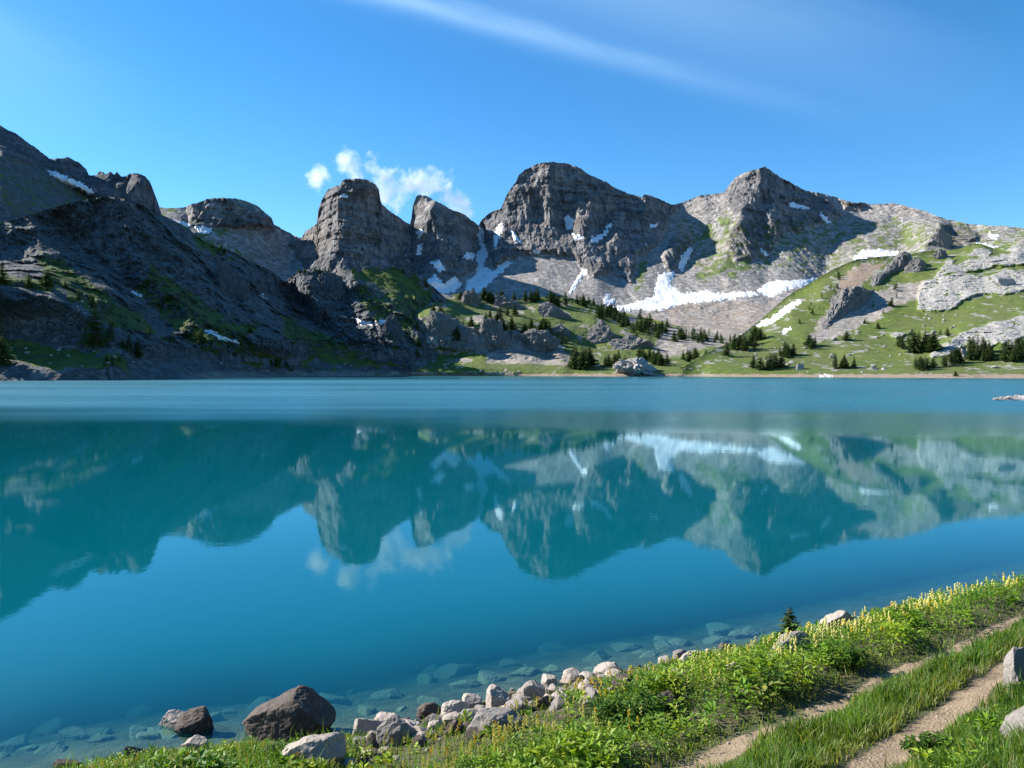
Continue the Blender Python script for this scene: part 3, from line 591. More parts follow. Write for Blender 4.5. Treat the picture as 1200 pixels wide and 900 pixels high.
for sh, poly, lab in [
 (SF, [(562,264),(566,272),(567,285),(571,295),(566,312),(578,318),(596,304),(599,308),(580,325),(562,342),(556,346),(545,338),(548,330),(558,322),(560,312),(558,300),(564,290),(560,278)], 'long Y-shaped snow gully running down between the two rock towers and the great dome'),
 (SF, [(488,322),(498,330),(510,322),(520,332),(534,324),(540,334),(530,342),(512,344),(500,340)], 'ragged snowfield in shade at the foot of the second rock tower'),
 (SF, [(582,266),(588,262),(590,266),(584,280),(581,292),(579,284)], 'narrow snow strip low on the left flank of the great dome'),
 (SF, [(600,270),(605,275),(610,284),(606,284),(601,277)], 'short slanting snow streak right of the narrow strip on the great dome'),
 (SF, [(664,252),(672,258),(670,266),(664,268),(662,262)], 'small snow pocket in the shaded gully of the great dome'),
 (SF, [(672,274),(684,278),(680,281),(673,279)], 'small flat snow patch below the shaded gully of the great dome'),
 (SF, [(693,278),(705,276),(712,264),(716,262),(710,275),(700,284),(693,283)], 'bent snow patch between the two right buttresses of the great dome'),
 (SF, [(626,293),(634,294),(632,297),(626,296)], 'tiny snow patch at the top of the grey scree'),
 (SF, [(684,315),(689,318),(676,332),(668,345),(670,335)], 'thin snow streak crossing the grey scree below the great dome'),
 (SF, [(712,345),(715,350),(722,352),(716,358),(708,357),(706,350)], 'small star-shaped snow patch at the left end of the long snowfield'),
 (SF, [(718,360),(735,358),(752,352),(768,348),(768,338),(772,322),(790,318),(788,326),(784,334),(797,344),(812,344),(826,340),(836,344),(885,342),(888,345),(860,349),(830,353),(800,356),(780,362),(765,364),(750,362),(730,364)], 'largest bright snowfield curving along the foot of the right mountain'),
 (SF, [(795,314),(800,300),(808,290),(811,294),(805,305),(799,318)], 'narrow snow tongue in the gully above the largest snowfield'),
 (SF, [(888,340),(900,331),(920,329),(945,328),(962,324),(965,328),(950,334),(925,338),(905,347),(890,345)], 'bright snow band right of the largest snowfield under the boulder slope'),
 (SF, [(924,238),(936,239),(948,244),(940,244),(926,242)], 'thin snow dash in the dark shadow right of the pointed summit'),
 (SF, [(961,249),(966,252),(974,260),(970,261),(963,255)], 'slanting snow dash below the notch on the right ridge'),
 (SF, [(892,292),(895,294),(900,300),(897,300)], 'tiny slanted snow streak in the scree beneath the pointed summit'),
 (SF, [(1000,302),(1012,293),(1030,293),(1055,296),(1055,301),(1020,300),(1002,309)], 'snow patch peeping over the top of the green hill'),
 (SF, [(1158,270),(1162,275),(1170,277),(1168,280),(1160,278)], 'small snow fleck below the far right skyline'),
 (SF, [(1142,286),(1155,286),(1174,292),(1172,296),(1150,291)], 'slanting snow strip above the pale rock slabs at the far right'),
 (SF, [(400,228),(407,229),(405,232),(398,231)], 'small snow ledge near the top of the first rock tower'),
 (SF, [(504,308),(514,305),(522,316),(514,318)], 'little snow wedge low on the second rock tower'),
 (SF, [(547,296),(556,298),(554,304),(544,302)], 'small snow shelf left of the snow gully'),
 (SF, [(489,272),(494,268),(496,272),(490,280)], 'sunlit snow pocket in the notch between the two towers'),
 (SF, [(490,287),(495,286),(493,298),(489,298)], 'hooked snow streak below the notch between the two towers'),
 (SF, [(205,259),(214,260),(224,264),(218,266),(208,264)], 'left one of the two bright snow patches below the flat-topped mesa'),
 (SF, [(229,267),(240,265),(247,269),(244,274),(234,272)], 'right one of the two bright snow patches below the flat-topped mesa'),
 (SF, [(762,263),(770,262),(769,266),(762,266)], 'tiny snow patch in shade right of the great dome'),
 (SU, [(56,200),(66,202),(80,208),(92,213),(101,218),(109,226),(104,227),(90,220),(76,214),(64,207)], 'long slanting snow strip high on the upper left peak'),
 (SL, [(155,342),(158,342),(165,347),(162,348)], 'tiny snow fleck in the middle of the dark left slope'),
 (SL, [(417,373),(425,376),(436,378),(436,380),(424,380),(416,376)], 'left one of the two thin snow strips at the foot of the dark cliff'),
 (SL, [(441,378),(449,375),(454,376),(448,380),(441,381)], 'right one of the two thin snow strips at the foot of the dark cliff'),
 (SL, [(240,386),(252,389),(262,395),(280,401),(279,402),(258,397),(240,388)], 'thin broken snow line above the lone conifer on the dark left slope'),
 (SL, [(305,346),(309,346),(313,350),(309,351)], 'snow speck high on the dark cliff'),
 (SR, [(886,381),(905,372),(920,360),(937,351),(938,355),(922,366),(905,378),(890,383)], 'bright snow ramp lying against the left edge of the green hill'),
 (SR, [(916,388),(926,384),(928,386),(918,391)], 'small snow fleck on the green hill below the snow ramp'),
 (SR, [(962,440.4),(975,440.0),(976,441),(962,441.3)], 'small white snow remnant right at the far waterline')]:
    snow(sh, poly, lab, thick={'SL': 1}.get('', 3.0) if sh is SF else 1.6)

# ------------------------------------------------------------------ rocks
def rock_mat(name, a, b, c, sc=1.0, bd=.04):
    t = NT(name); p = t.pos(); rnd = t.n('ShaderNodeObjectInfo').outputs['Random']
    n = t.noise(1.6 * sc, 7, .65); n2 = t.noise(9 * sc, 6, .7); n3 = t.noise(40 * sc, 3, .6); v = t.voro(2.2 * sc, feature='DISTANCE_TO_EDGE')
    k = t.mix(t.ramp(n, .36, .62), a, b); k = t.mix(t.ramp(n2, .5, .72, 0, .75), k, c)
    k = t.mix(t.ramp(n3, .3, .7, .0, .35), k, tuple(x * .5 for x in b))
    k = t.mix(t.math('MULTIPLY', rnd, .5), k, tuple(x * .62 for x in a))
    h = t.math('ADD', t.math('MULTIPLY', n2, .6), t.math('ADD', t.math('MULTIPLY', n3, .15), t.ramp(v, 0, .05, -.25, 0)))
    return t.done(t.principled(k, .88, t.bump(h, .8, bd)))
MR_PINK = rock_mat('rock_pinkish_grey', (.41, .35, .30), (.29, .24, .20), (.49, .45, .40))
MR_DARK = rock_mat('rock_dark', (.105, .08, .066), (.05, .04, .034), (.22, .185, .16))
MR_GREY = rock_mat('rock_grey', (.28, .25, .225), (.16, .145, .13), (.37, .345, .315))
MR_WET = rock_mat('rock_underwater', (.30, .26, .18), (.19, .165, .115), (.38, .34, .26))
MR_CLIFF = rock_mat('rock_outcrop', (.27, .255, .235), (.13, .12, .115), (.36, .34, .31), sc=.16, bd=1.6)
MR_SHADE = rock_mat('rock_left_slope_shaded', (.15, .16, .17), (.05, .055, .06), (.19, .20, .21), sc=.16, bd=1.6)  # outcrop rock with the left slope's shade worked into its dark colour
MR_PALE = rock_mat('rock_pale_outcrop', (.46, .43, .40), (.30, .28, .26), (.52, .50, .47), sc=.15, bd=.9)
def ico(n):
    t = (1 + 5 ** .5) / 2
    v = [(-1,t,0),(1,t,0),(-1,-t,0),(1,-t,0),(0,-1,t),(0,1,t),(0,-1,-t),(0,1,-t),(t,0,-1),(t,0,1),(-t,0,-1),(-t,0,1)]
    f = [(0,11,5),(0,5,1),(0,1,7),(0,7,10),(0,10,11),(1,5,9),(5,11,4),(11,10,2),(10,7,6),(7,1,8),(3,9,4),(3,4,2),(3,2,6),(3,6,8),(3,8,9),(4,9,5),(2,4,11),(6,2,10),(8,6,7),(9,8,1)]
    v = [np.array(x, float) / np.linalg.norm(x) for x in v]
    for _ in range(n):
        c = {}; nf = []
        def mid(a, b):
            k = (min(a, b), max(a, b))
            if k not in c: m = v[a] + v[b]; v.append(m / np.linalg.norm(m)); c[k] = len(v) - 1
            return c[k]
        for a, b, d in f:
            x, y, z = mid(a, b), mid(b, d), mid(d, a); nf += [(a, x, z), (b, y, x), (d, z, y), (x, y, z)]
        f = nf
    return np.array(v), np.array(f)
ICO = {n: ico(n) for n in (1, 2, 3, 4, 5)}
def rock_mesh(seed, lev=4, cuts=11, rough=.06, flat=1.0, box=None):
    """boulder: a ball sliced by random planes, its facets then roughened"""
    r = np.random.default_rng(seed); V, Fc = ICO[lev]; P = V.copy()
    if box: P = P / (np.abs(P) ** (1 / box * 2)).sum(1, keepdims=True) ** (box / 2)
    d = r.normal(size=(cuts, 3)); d /= np.linalg.norm(d, axis=1, keepdims=True); h = r.uniform(.52, .85, cuts) if not box else r.uniform(.76, 1.12, cuts)
    s = np.full(len(P), 1.15 if not box else 1.0)
    for a, b in zip(d, h):
        q = P @ a; s = np.minimum(s, np.where(q > .02, b / np.maximum(q, .02), 9))
    P = P * s[:, None]
    o = seed * 3.7
    P = P * (1 + rough * (1.3 * fbm(P[:, 0] * 2 + o, P[:, 1] * 2, P[:, 2] * 2, 4, seed, .6) + .7 * ridged(P[:, 0] * 3, P[:, 1] * 3 + o, P[:, 2] * 3, 3, seed) - .5))[:, None]
    P[:, 2] *= flat; P /= np.abs(P).max(0); lo = np.minimum(P[:, 2], 0); P[:, :2] *= (1 / np.sqrt(1 - .85 * lo ** 2))[:, None]
    P /= np.abs(P).max(0)
    return P, Fc
def rock(name, seed, size, loc, mat, label, cat='boulder', group=None, rotz=0.0, lev=4, cuts=11, rough=.06, tilt=0.0, top=None, box=None):
    P, Fc = rock_mesh(seed, lev, cuts, rough, 1.0, box)
    if isinstance(top, list): P[:, 2] = np.where(P[:, 2] > 0, P[:, 2] * np.interp(P[:, 0], np.linspace(-1, 1, len(top)), top), P[:, 2])
    elif top is not None: P = top(P)
    P = P * np.array(size) / 2
    R = np.array(Matrix.Rotation(rotz, 3, 'Z') @ Matrix.Rotation(tilt, 3, 'Y')); P = P @ R.T
    o = mesh_obj(name, P, Fc, mat, smooth=False); o.location = loc
    return tag(o, label, cat, group)

# near shore: (centre px, top py, bottom py, width px) placed where the waterline or the bank carries them
def on_bank(px, py):                # world point of the bank (or the lake bed) under a pixel
    D = np.arange(6.0, 45, .05); X = D * (px - 600) / F; Z = H + D * (HOR - py) / F
    k = np.argmax(Z <= ground_z(X, D)); return float(X[k]), float(D[k]), float(Z[k])
def on_water(px, py):
    D = H * F / (py - HOR); return D * (px - 600) / F, D, 0.0
def big_top(P):                     # the big boulder: low on the left, peak right of the middle
    Q = P.copy(); x = P[:, 0]; prof = np.interp(x, [-1, -.8, -.5, -.1, .2, .42, .62, .85, 1], [.25, .42, .62, .86, 1.08, 1.15, .95, .6, .3])
    Q[:, 2] = np.where(P[:, 2] > 0, P[:, 2] * prof, P[:, 2]); return Q
NAMED = []
def beside(px, py):
    q = min(NAMED, key=lambda a: abs(a[0] - px) + 1.5 * abs(a[1] - py)); return ('left of' if px < q[0] - 12 else 'right of' if px > q[0] + 12 else 'behind' if py < q[1] else 'in front of') + ' the ' + q[2]
def near(px, ytop, ybot, w, mat, label, seed, depth=.8, name='boulder', cat='boulder', rotz=0, cuts=11, top=None, sink=.35, group=None, water=False, rough=.06, lev=4, tilt=0, box=None):
    if not group: NAMED.append((px, ybot, ' '.join(label.split()[:4]).rstrip(',')))
    X, D, Z = on_water(px, ybot) if water else on_bank(px, ybot)
    ww = 1.12 * w * D / F; hh = 1.06 * (ybot - ytop) * D / F
    dd = ww * depth; D2 = D + dd * .35
    X2 = D2 * (px - 600) / F
    hz = hh / (1 - sink)
    return rock(name, seed, (ww, dd, hz), (X2, D2, Z + hh * .96 - hz / 2), mat, label, cat, group, rotz, lev, cuts, rough, tilt, top, box)
near(338, 821, 870, 114, MR_DARK, 'largest dark brown boulder with a peaked top at the water edge', 11, .75, cuts=16, top=[.18, .34, .50, .62, .76, .92, 1.08, 1.12, .92, .66, .25], sink=.42, lev=5, rough=.04, box=.55)
near(228, 836, 858, 46, MR_DARK, 'angular brown boulder standing in the shallow water', 36, .7, cuts=12, water=True, sink=.4, lev=5, box=.6, top=[.3, .65, .8, .9, 1.05, 1.1, .95, .6])
near(203, 838, 853, 42, MR_PINK, 'low pinkish slab leaning against the boulder in the water', 25, .6, cuts=8, water=True, sink=.4, name='rock', cat='rock')
near(366, 869, 902, 82, MR_PINK, 'flat-topped pink slab in the grass below the largest boulder', 41, .5, cuts=14, sink=.3, box=.4, top=[.95, 1, .95, .98, 1.02, 1.05], name='rock', cat='rock')
near(428, 845, 868, 48, MR_PINK, 'pale rock with a dark notch right of the largest boulder', 52, .7, cuts=9)
near(466, 844, 874, 56, MR_GREY, 'sloping grey wedge rock right of the pale notched one', 61, .6, cuts=12, box=.6, top=[.5, .8, 1, .95, .8, .5, .25])
near(158, 877, 896, 42, MR_DARK, 'dark lumpy rock at the lower left among the first plants', 71, .7)
near(80, 893, 906, 34, MR_DARK, 'dark rock in the bottom left corner of the shore', 75, .7, name='rock', cat='rock')
near(228, 867, 880, 34, MR_PINK, 'half sunk tan stone left of the largest boulder', 77, .6, cuts=8, name='rock', cat='rock')
near(232, 880, 893, 16, MR_DARK, 'small dark stone in the plants at the lower left', 78, .8, name='rock', cat='rock', lev=3)
near(533, 844, 862, 24, MR_DARK, 'dark pointed stone in the grass in front of the tan shore rocks', 79, .8, lev=3, name='rock', cat='rock')
near(585, 809, 838, 42, MR_PINK, 'tall tan block in the middle of the shore rocks', 81, .8, cuts=14, box=.5)
near(533, 827, 845, 40, MR_PINK, 'flat tan rock at the left end of the shore rocks', 83, .8, cuts=14, box=.5, name='rock', cat='rock')
near(580, 838, 862, 60, MR_GREY, 'wide flat grey rock in the plants below the tall tan block', 85, .6, cuts=14, box=.5, name='rock', cat='rock')
near(626, 803, 822, 34, MR_PINK, 'pale flat block right of the tall tan block', 87, .8, cuts=14, box=.5, name='rock', cat='rock')
near(640, 815, 832, 28, MR_DARK, 'brown wedge stone below the pale flat block', 88, .8, cuts=8, lev=3, name='rock', cat='rock')
near(606, 822, 838, 30, MR_GREY, 'split grey stone beside the tall tan block', 89, .8, lev=3, name='rock', cat='rock')
near(695, 797, 814, 34, MR_PINK, 'tan rock near the dry stalks on the shore', 91, .8, cuts=8, name='rock', cat='rock')
near(735, 795, 813, 46, MR_DARK, 'brown slab rock right of the dry stalks', 93, .6, cuts=14, box=.5, name='rock', cat='rock')
near(718, 789, 800, 26, MR_PINK, 'small tan rock behind the brown slab', 94, .7, lev=3, name='rock', cat='rock')
near(783, 806, 840, 34, MR_DARK, 'dark upright boulder beside the large-leaved bush', 95, .8, cuts=9)
near(797, 787, 800, 26, MR_GREY, 'light grey rock above the dark upright boulder', 97, .8, lev=3, name='rock', cat='rock')
near(810, 771, 786, 34, MR_PINK, 'pale pink rock at the water edge left of the little spruce', 99, .8, cuts=8, name='rock', cat='rock')
near(862, 780, 793, 30, MR_PINK, 'pale rock half hidden in flowering plants', 100, .8, cuts=8, lev=3, name='rock', cat='rock')
near(926, 743, 771, 58, MR_GREY, 'long leaning grey slab under the little spruce', 101, .5, cuts=12, box=.6, top=[.35, .5, .75, .85, 1.0, 1.1, .9], name='rock', cat='rock')
near(983, 721, 750, 44, MR_PINK, 'square pink block on the bank crest right of the little spruce', 103, .85, cuts=14, box=.6, top=[.75, .9, 1.05, 1.1, .85, .6])
near(1197, 764, 812, 56, MR_GREY, 'rounded pale boulder at the right edge by the path', 105, .9, cuts=26, lev=5, rough=.03)
near(1204, 824, 874, 46, MR_GREY, 'pale boulder at the right edge in the lower grass', 107, .9, cuts=26, lev=5, rough=.03)
r2 = np.random.default_rng(3)
mixs = [MR_PINK, MR_GREY, MR_DARK]
for i in range(50):                 # small stones packed between the shore rocks
    px = r2.choice([r2.uniform(490, 720), r2.uniform(490, 720), r2.uniform(400, 860), r2.uniform(700, 1000)])
    py = np.interp(px, [400, 450, 520, 590, 650, 740, 800, 900, 1000], [862, 862, 846, 828, 812, 798, 782, 764, 742]) + r2.uniform(-3, 22 if 480 < px < 720 else 10)
    w = r2.uniform(9, 32) if 480 < px < 720 else r2.uniform(8, 20)
    mk = int(r2.integers(3)); near(px, py - w * .5, py, w, mixs[mk], 'small %s stone on the shore %s' % (('tan', 'light grey', 'dark brown')[mk], beside(px, py)), 200 + i, .8, name='stone', cat='stone', lev=2, group='small stones along the near waterline')
for i in range(170):                 # the dense band of broken stones
    X = r2.uniform(-2.4, 1.7) if i < 135 else r2.uniform(1.5, 5.2); sd = r2.uniform(-.15, 2.8) if i < 135 else r2.uniform(-.1, .9)
    Y = float(np.interp(X, SHORE[:, 0], SHORE[:, 1])) - sd * 1.12; w = (.08 + .46 * r2.random() ** 2.2) * (1.15 - .15 * sd); Z = float(ground_z(np.array([X]), np.array([Y]))[0]); px, py = 600 + F * X / Y, HOR + F * (H - Z) / Y
    mk = int(r2.choice([0, 0, 0, 1, 2])); rock('stone', 500 + i, (w, w * r2.uniform(.6, .9), w * r2.uniform(.38, .7)), (X, Y, Z + w * .09), mixs[mk], ('small ' if w < .17 else 'mid-sized ' if w < .3 else 'large ') + 'broken %s stone %s' % (('tan', 'light grey', 'dark brown')[mk], beside(px, py)), 'stone', 'broken stones of the near shore rubble', r2.uniform(0, 3), 3, 9, .05, r2.uniform(-.3, .3), None, .42 if i % 2 else None)
for i, (px, py, w) in enumerate([(165,838,34),(90,860,24),(115,862,28),(135,882,40),(12,878,44),(300,880,30),(180,862,26),(150,790,60),(170,800,40),(95,820,44),(432,836,34),(575,796,46),(505,822,34),(480,845,30),(455,818,40),(620,790,40),(545,805,30),(650,785,34),(700,772,36),(760,770,30),(530,790,50),(415,852,30),(600,780,30),(470,832,26),(735,762,34),(800,757,30),(840,752,26),(690,785,26),(560,815,24),(885,742,26),(60,880,40),(250,845,30),(200,864,36),(265,862,26),(510,835,24),(640,797,24),(35,848,50),(400,826,40),(500,800,30),(350,800,50)] + [(float(a_), float(np.interp(a_, [0, 60, 200, 440, 590, 740, 900], [890, 880, 862, 842, 800, 775, 748]) - b_), float(c_)) for a_, b_, c_ in zip(r2.uniform(0, 900, 40), r2.uniform(0, 48, 40), r2.uniform(12, 48, 40))]):
    # lies on the lake bed under the water
    X, D, Z = on_bank(px, py)
    ww = w * D / F * 1.1
    rock('underwater_stone', 300 + i, (ww * 1.15, ww * r2.uniform(.7, 1.0), ww * .42), (X, D, min(Z + ww * .04, -.04 - ww * .21)), MR_WET,
         ('broad' if w >= 40 else 'mid-sized' if w >= 30 else 'small') + ' submerged stone in the shallows ' + beside(px, py), 'stone', 'stones under the shallow water', r2.uniform(0, 3), 3, 9)

# ---- outcrops on the hills beyond the lake
def outcrop(sheet, px, py_base, w, h, label, seed, mat=MR_CLIFF, depth=.6, rotz=0.0, tilt=0.0, lev=5, rough=.14, cuts=14, sink=.45, name='rock_outcrop'):
    D = float(sheet.at(px, py_base)); ww = w * D / F; hz = h * D / F / (1 - sink)
    dd = ww * depth; D2 = D + dd * .25
    c = (D2 * (px - 600) / F, D2, H + D * (HOR - py_base) / F + hz * (.5 - sink))
    return rock(name, seed, (ww, dd, hz), c, mat, label, 'outcrop' if w > 12 else 'boulder', None, rotz, lev, cuts, rough, tilt)
def dike(sheet, pts, hgt, thick, label, seed, mat=MR_CLIFF):
    """slanting rock wall: follows a line up the slope, jagged crest, real thickness"""
    P = np.array(pts, float); n = 150; tt = np.linspace(0, 1, len(P)); u = np.linspace(0, 1, n)
    px = np.interp(u, tt, P[:, 0]); py = np.interp(u, tt, P[:, 1]); base = sheet.world(px, py)
    for k in range(3): base = np.concatenate([base[:1], (base[:-2] + base[1:-1] + base[2:]) / 3, base[-1:]])
    prof = sstep(0, .3, u) * sstep(1, .8, u) * (.62 + .38 * np.sin(u * 9 + seed))
    T = np.gradient(base, axis=0); T[:, 2] = 0; T /= np.linalg.norm(T, axis=1, keepdims=True); N = np.stack([T[:, 1], -T[:, 0], 0 * u], -1)
    ang = np.linspace(-.25, math.pi + .25, 40)[:, None]; L = np.cumsum(np.r_[0, np.linalg.norm(np.diff(base, axis=0), axis=1)])[None, :]
    sx = np.cos(ang); sz = np.sin(ang); cx = np.sign(sx) * np.abs(sx) ** .8; cz = np.sign(sz) * np.abs(sz) ** .75
    R = 1 + .30 * ridged(L / 14, sx * 1.2 + seed, sz * 1.5, 5, seed, .6) + .32 * fbm(L / 7, sx * 2, sz * 2 + seed, 4, seed + 3, .6) - .25
    V = base[None] + N[None] * (cx * thick * (.25 + .75 * prof) * R)[..., None]; V[..., 2] += cz * hgt * (prof + .02) * R - .12 * hgt * (1 - prof)
    c = V.reshape(-1, 3).mean(0); o = mesh_obj('rock_outcrop', V.reshape(-1, 3) - c, grid_faces(40, n), mat); o.location = c
    return tag(o, label, 'outcrop')
dike(SR, [(962,392),(972,374),(990,360),(1012,348),(1024,336)], 12, 7.5, 'slanting grey rock wall with a dark right side on the green hillside', 3)
dike(SR, [(1020,338),(1030,326),(1045,316),(1062,312),(1080,312)], 11, 7, 'upper grey rock wall arching under the top of the green hill', 8)
outcrop(SR, 1072, 318, 34, 16, 'grey knob at the right end of the upper rock wall', 15)
outcrop(SR, 1104, 303, 22, 12, 'dark grey knob on the saddle right of the green hilltop', 16)
outcrop(SF, 1103, 290, 26, 26, 'dark crag with a sharp shadow below the right skyline', 17)
outcrop(SR, 1065, 412, 9, 5, 'pale boulder beside the conifer clump on the sunny hill', 18, MR_PALE, lev=3, name='boulder')
outcrop(SR, 1132, 420, 14, 12, 'pale layered boulder in front of the right conifer wood', 19, MR_PALE, lev=4, name='boulder')
outcrop(SR, 977, 399, 9, 4, 'small pale boulder left of the single round conifer', 20, MR_PALE, lev=3, name='boulder')
outcrop(SR, 938, 433, 14, 8, 'pale shore boulder under the lakeside conifers', 28, MR_PALE, lev=4, name='boulder')
outcrop(SR, 1023, 432, 9, 6, 'pale boulder above the right gravel shore', 29, MR_PALE, lev=3, name='boulder')
outcrop(SR, 1182, 335, 26, 12, 'pale rock boss low on the green slope at the far right', 30, MR_PALE)
for i, (px, py, w, h, lab) in enumerate([
 (516,392,54,30,'big rock knob with a sunlit top left of the wooded knolls'), (548,356,34,18,'rounded rock hump just below the snowfields'),
 (592,361,50,16,'low rock back between the upper trees'), (650,372,42,20,'rock knob with a bright left face below the tall trees'),
 (652,392,56,16,'broad shaded rock shelf in the middle of the knolls'), (708,398,56,26,'long dark rock face slanting down to the right'),
 (740,408,62,20,'lower shaded rock face under the dark tree belt'), (578,402,70,30,'steep shaded cliff above the lakeside meadow'),
 (628,410,60,26,'right half of the shaded cliff above the lakeside meadow'), (538,402,46,26,'left shoulder of the shaded cliff above the meadow')]):
    outcrop(SCn, px, py, w, h, lab, 50 + i, MR_CLIFF, .7, rough=.2, cuts=12)
outcrop(SCn, 748, 441, 66, 24, 'big pale rock dome standing on the far shore', 66, MR_PALE, 1.5, rough=.30)
outcrop(SCn, 700, 430, 10, 5, 'small pale boulder in the lakeside meadow', 68, MR_PALE, lev=3, name='boulder')
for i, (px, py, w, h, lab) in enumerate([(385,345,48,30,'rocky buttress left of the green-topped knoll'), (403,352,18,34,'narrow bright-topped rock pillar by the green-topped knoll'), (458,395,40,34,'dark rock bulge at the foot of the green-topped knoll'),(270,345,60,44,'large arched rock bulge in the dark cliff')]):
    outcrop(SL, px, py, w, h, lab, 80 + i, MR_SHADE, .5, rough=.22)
r3 = np.random.default_rng(5)
V2, F2 = rock_mesh(901, 2); V3, F3 = rock_mesh(902, 2, 8); protos = []
for k in range(5):
    P, Fc = rock_mesh(910 + k, 2, 9); m = mesh_obj('boulder', P, Fc, MR_PALE); protos.append(m.data); bpy.data.objects.remove(m)
def scatter_boulders(sheet, n, boxes, label, group, lo, hi, name='boulder'):
    for i in range(n):
        b = boxes[int(r3.integers(len(boxes)))]; px = r3.uniform(b[0], b[2]); py = r3.uniform(b[1], b[3])
        p = sheet.world(px, py); s = r3.uniform(lo, hi); lb = label[boxes.index(b)] if isinstance(label, list) else label; lb = ('large ' if s > lo + .66 * (hi - lo) else 'mid-sized ' if s > lo + .33 * (hi - lo) else 'small ') + lb
        o = bpy.data.objects.new(name, protos[i % 5]); COL.objects.link(o); o.location = (p[0], p[1], p[2]); o.rotation_euler = (0, 0, r3.uniform(0, 6))
        o.scale = (s, s * .8, s * .6); tag(o, lb, 'boulder', group)
scatter_boulders(SR, 90, [(900,425,1200,437),(960,385,1100,430),(880,400,960,425),(1080,360,1130,400)], ['pale boulder in the lowest grass along the right far shore', 'pale boulder in the grass of the middle of the sunny hillside', 'pale boulder in the grass at the left foot of the sunny hillside', 'pale boulder right below the pale rock slabs'], 'pale boulders on the sunny hillside', .6, 2.4)
scatter_boulders(SCn, 40, [(520,425,700,438),(770,405,860,430)], ['pale stone in the lakeside meadow under the shaded cliff', 'pale stone in the rubble right above the pale rock dome'], 'pale stones on the far shore meadow', .5, 1.8)
scatter_boulders(SL, 50, [(5,395,160,432),(240,425,420,438),(90,345,110,375)], ['pale stone above the waterline at the far left', 'pale stone on the sunlit gravel at the foot of the left slope', 'pale stone in the streak below the big left conifers'], 'pale stones on the lower left slope', .4, 1.5)

# ---- low gravel spit at the right with stones on it
def spit():
    P, Fc = rock_mesh(77, 4, 14, .1); P = P * np.array((8.0, 5.0, .9)); return P, Fc
P, Fc = spit(); X, D, _ = on_water(1197, 468.5)
o = mesh_obj('gravel_spit', P, Fc, MR_PALE); o.location = (X + 2, D, -.28); tag(o, 'low pale gravel spit reaching into the lake at the right edge', 'gravel spit')
for i in range(16):
    px = 1164 + i * 2.4; X, D, _ = on_water(px, r3.uniform(467, 469)); s = r3.uniform(.25, .8) * (.5 + i / 16)
    q = bpy.data.objects.new('boulder', protos[i % 5]); COL.objects.link(q); q.location = (X, D, .12 + s * .2); q.scale = (s, s, s * .7); q.rotation_euler = (0, 0, i)
    tag(q, 'small stone on the gravel spit at the right edge', 'stone', 'stones on the gravel spit')

# ------------------------------------------------------------------ conifers
def leaf_mat(name, a, b, c, trans=.25):
    t = NT(name); at = t.attr('tint'); sep = t.n('ShaderNodeSeparateColor'); t.set(sep.inputs[0], at.outputs['Color']); rnd = t.n('ShaderNodeObjectInfo').outputs['Random']
    k = t.mix(sep.outputs[0], a, b); k = t.mix(sep.outputs[1], k, c); k = t.mix(t.math('MULTIPLY', rnd, .45), k, tuple(x * .6 for x in a))
    d = t.principled(k, .7, None, .15); tr = t.n('ShaderNodeBsdfTranslucent'); t.set(tr.inputs['Color'], t.mix(1.0, k, (1.25, 1.35, .6), 'MULTIPLY'))
    m = t.n('ShaderNodeMixShader'); m.inputs[0].default_value = trans; t.t.links.new(d, m.inputs[1]); t.t.links.new(tr.outputs[0], m.inputs[2])
    return t.done(m.outputs[0])
M_NEEDLE = leaf_mat('needles', (.045, .088, .024), (.09, .145, .034), (.11, .16, .04))
def bark_mat():
    t = NT('bark'); n = t.noise(6, 5, .7, t.stretch(t.pos(), (1, 1, .2))); return t.done(t.principled(t.mix(n, (.07, .05, .035), (.17, .13, .10)), .95))
M_BARK = bark_mat()
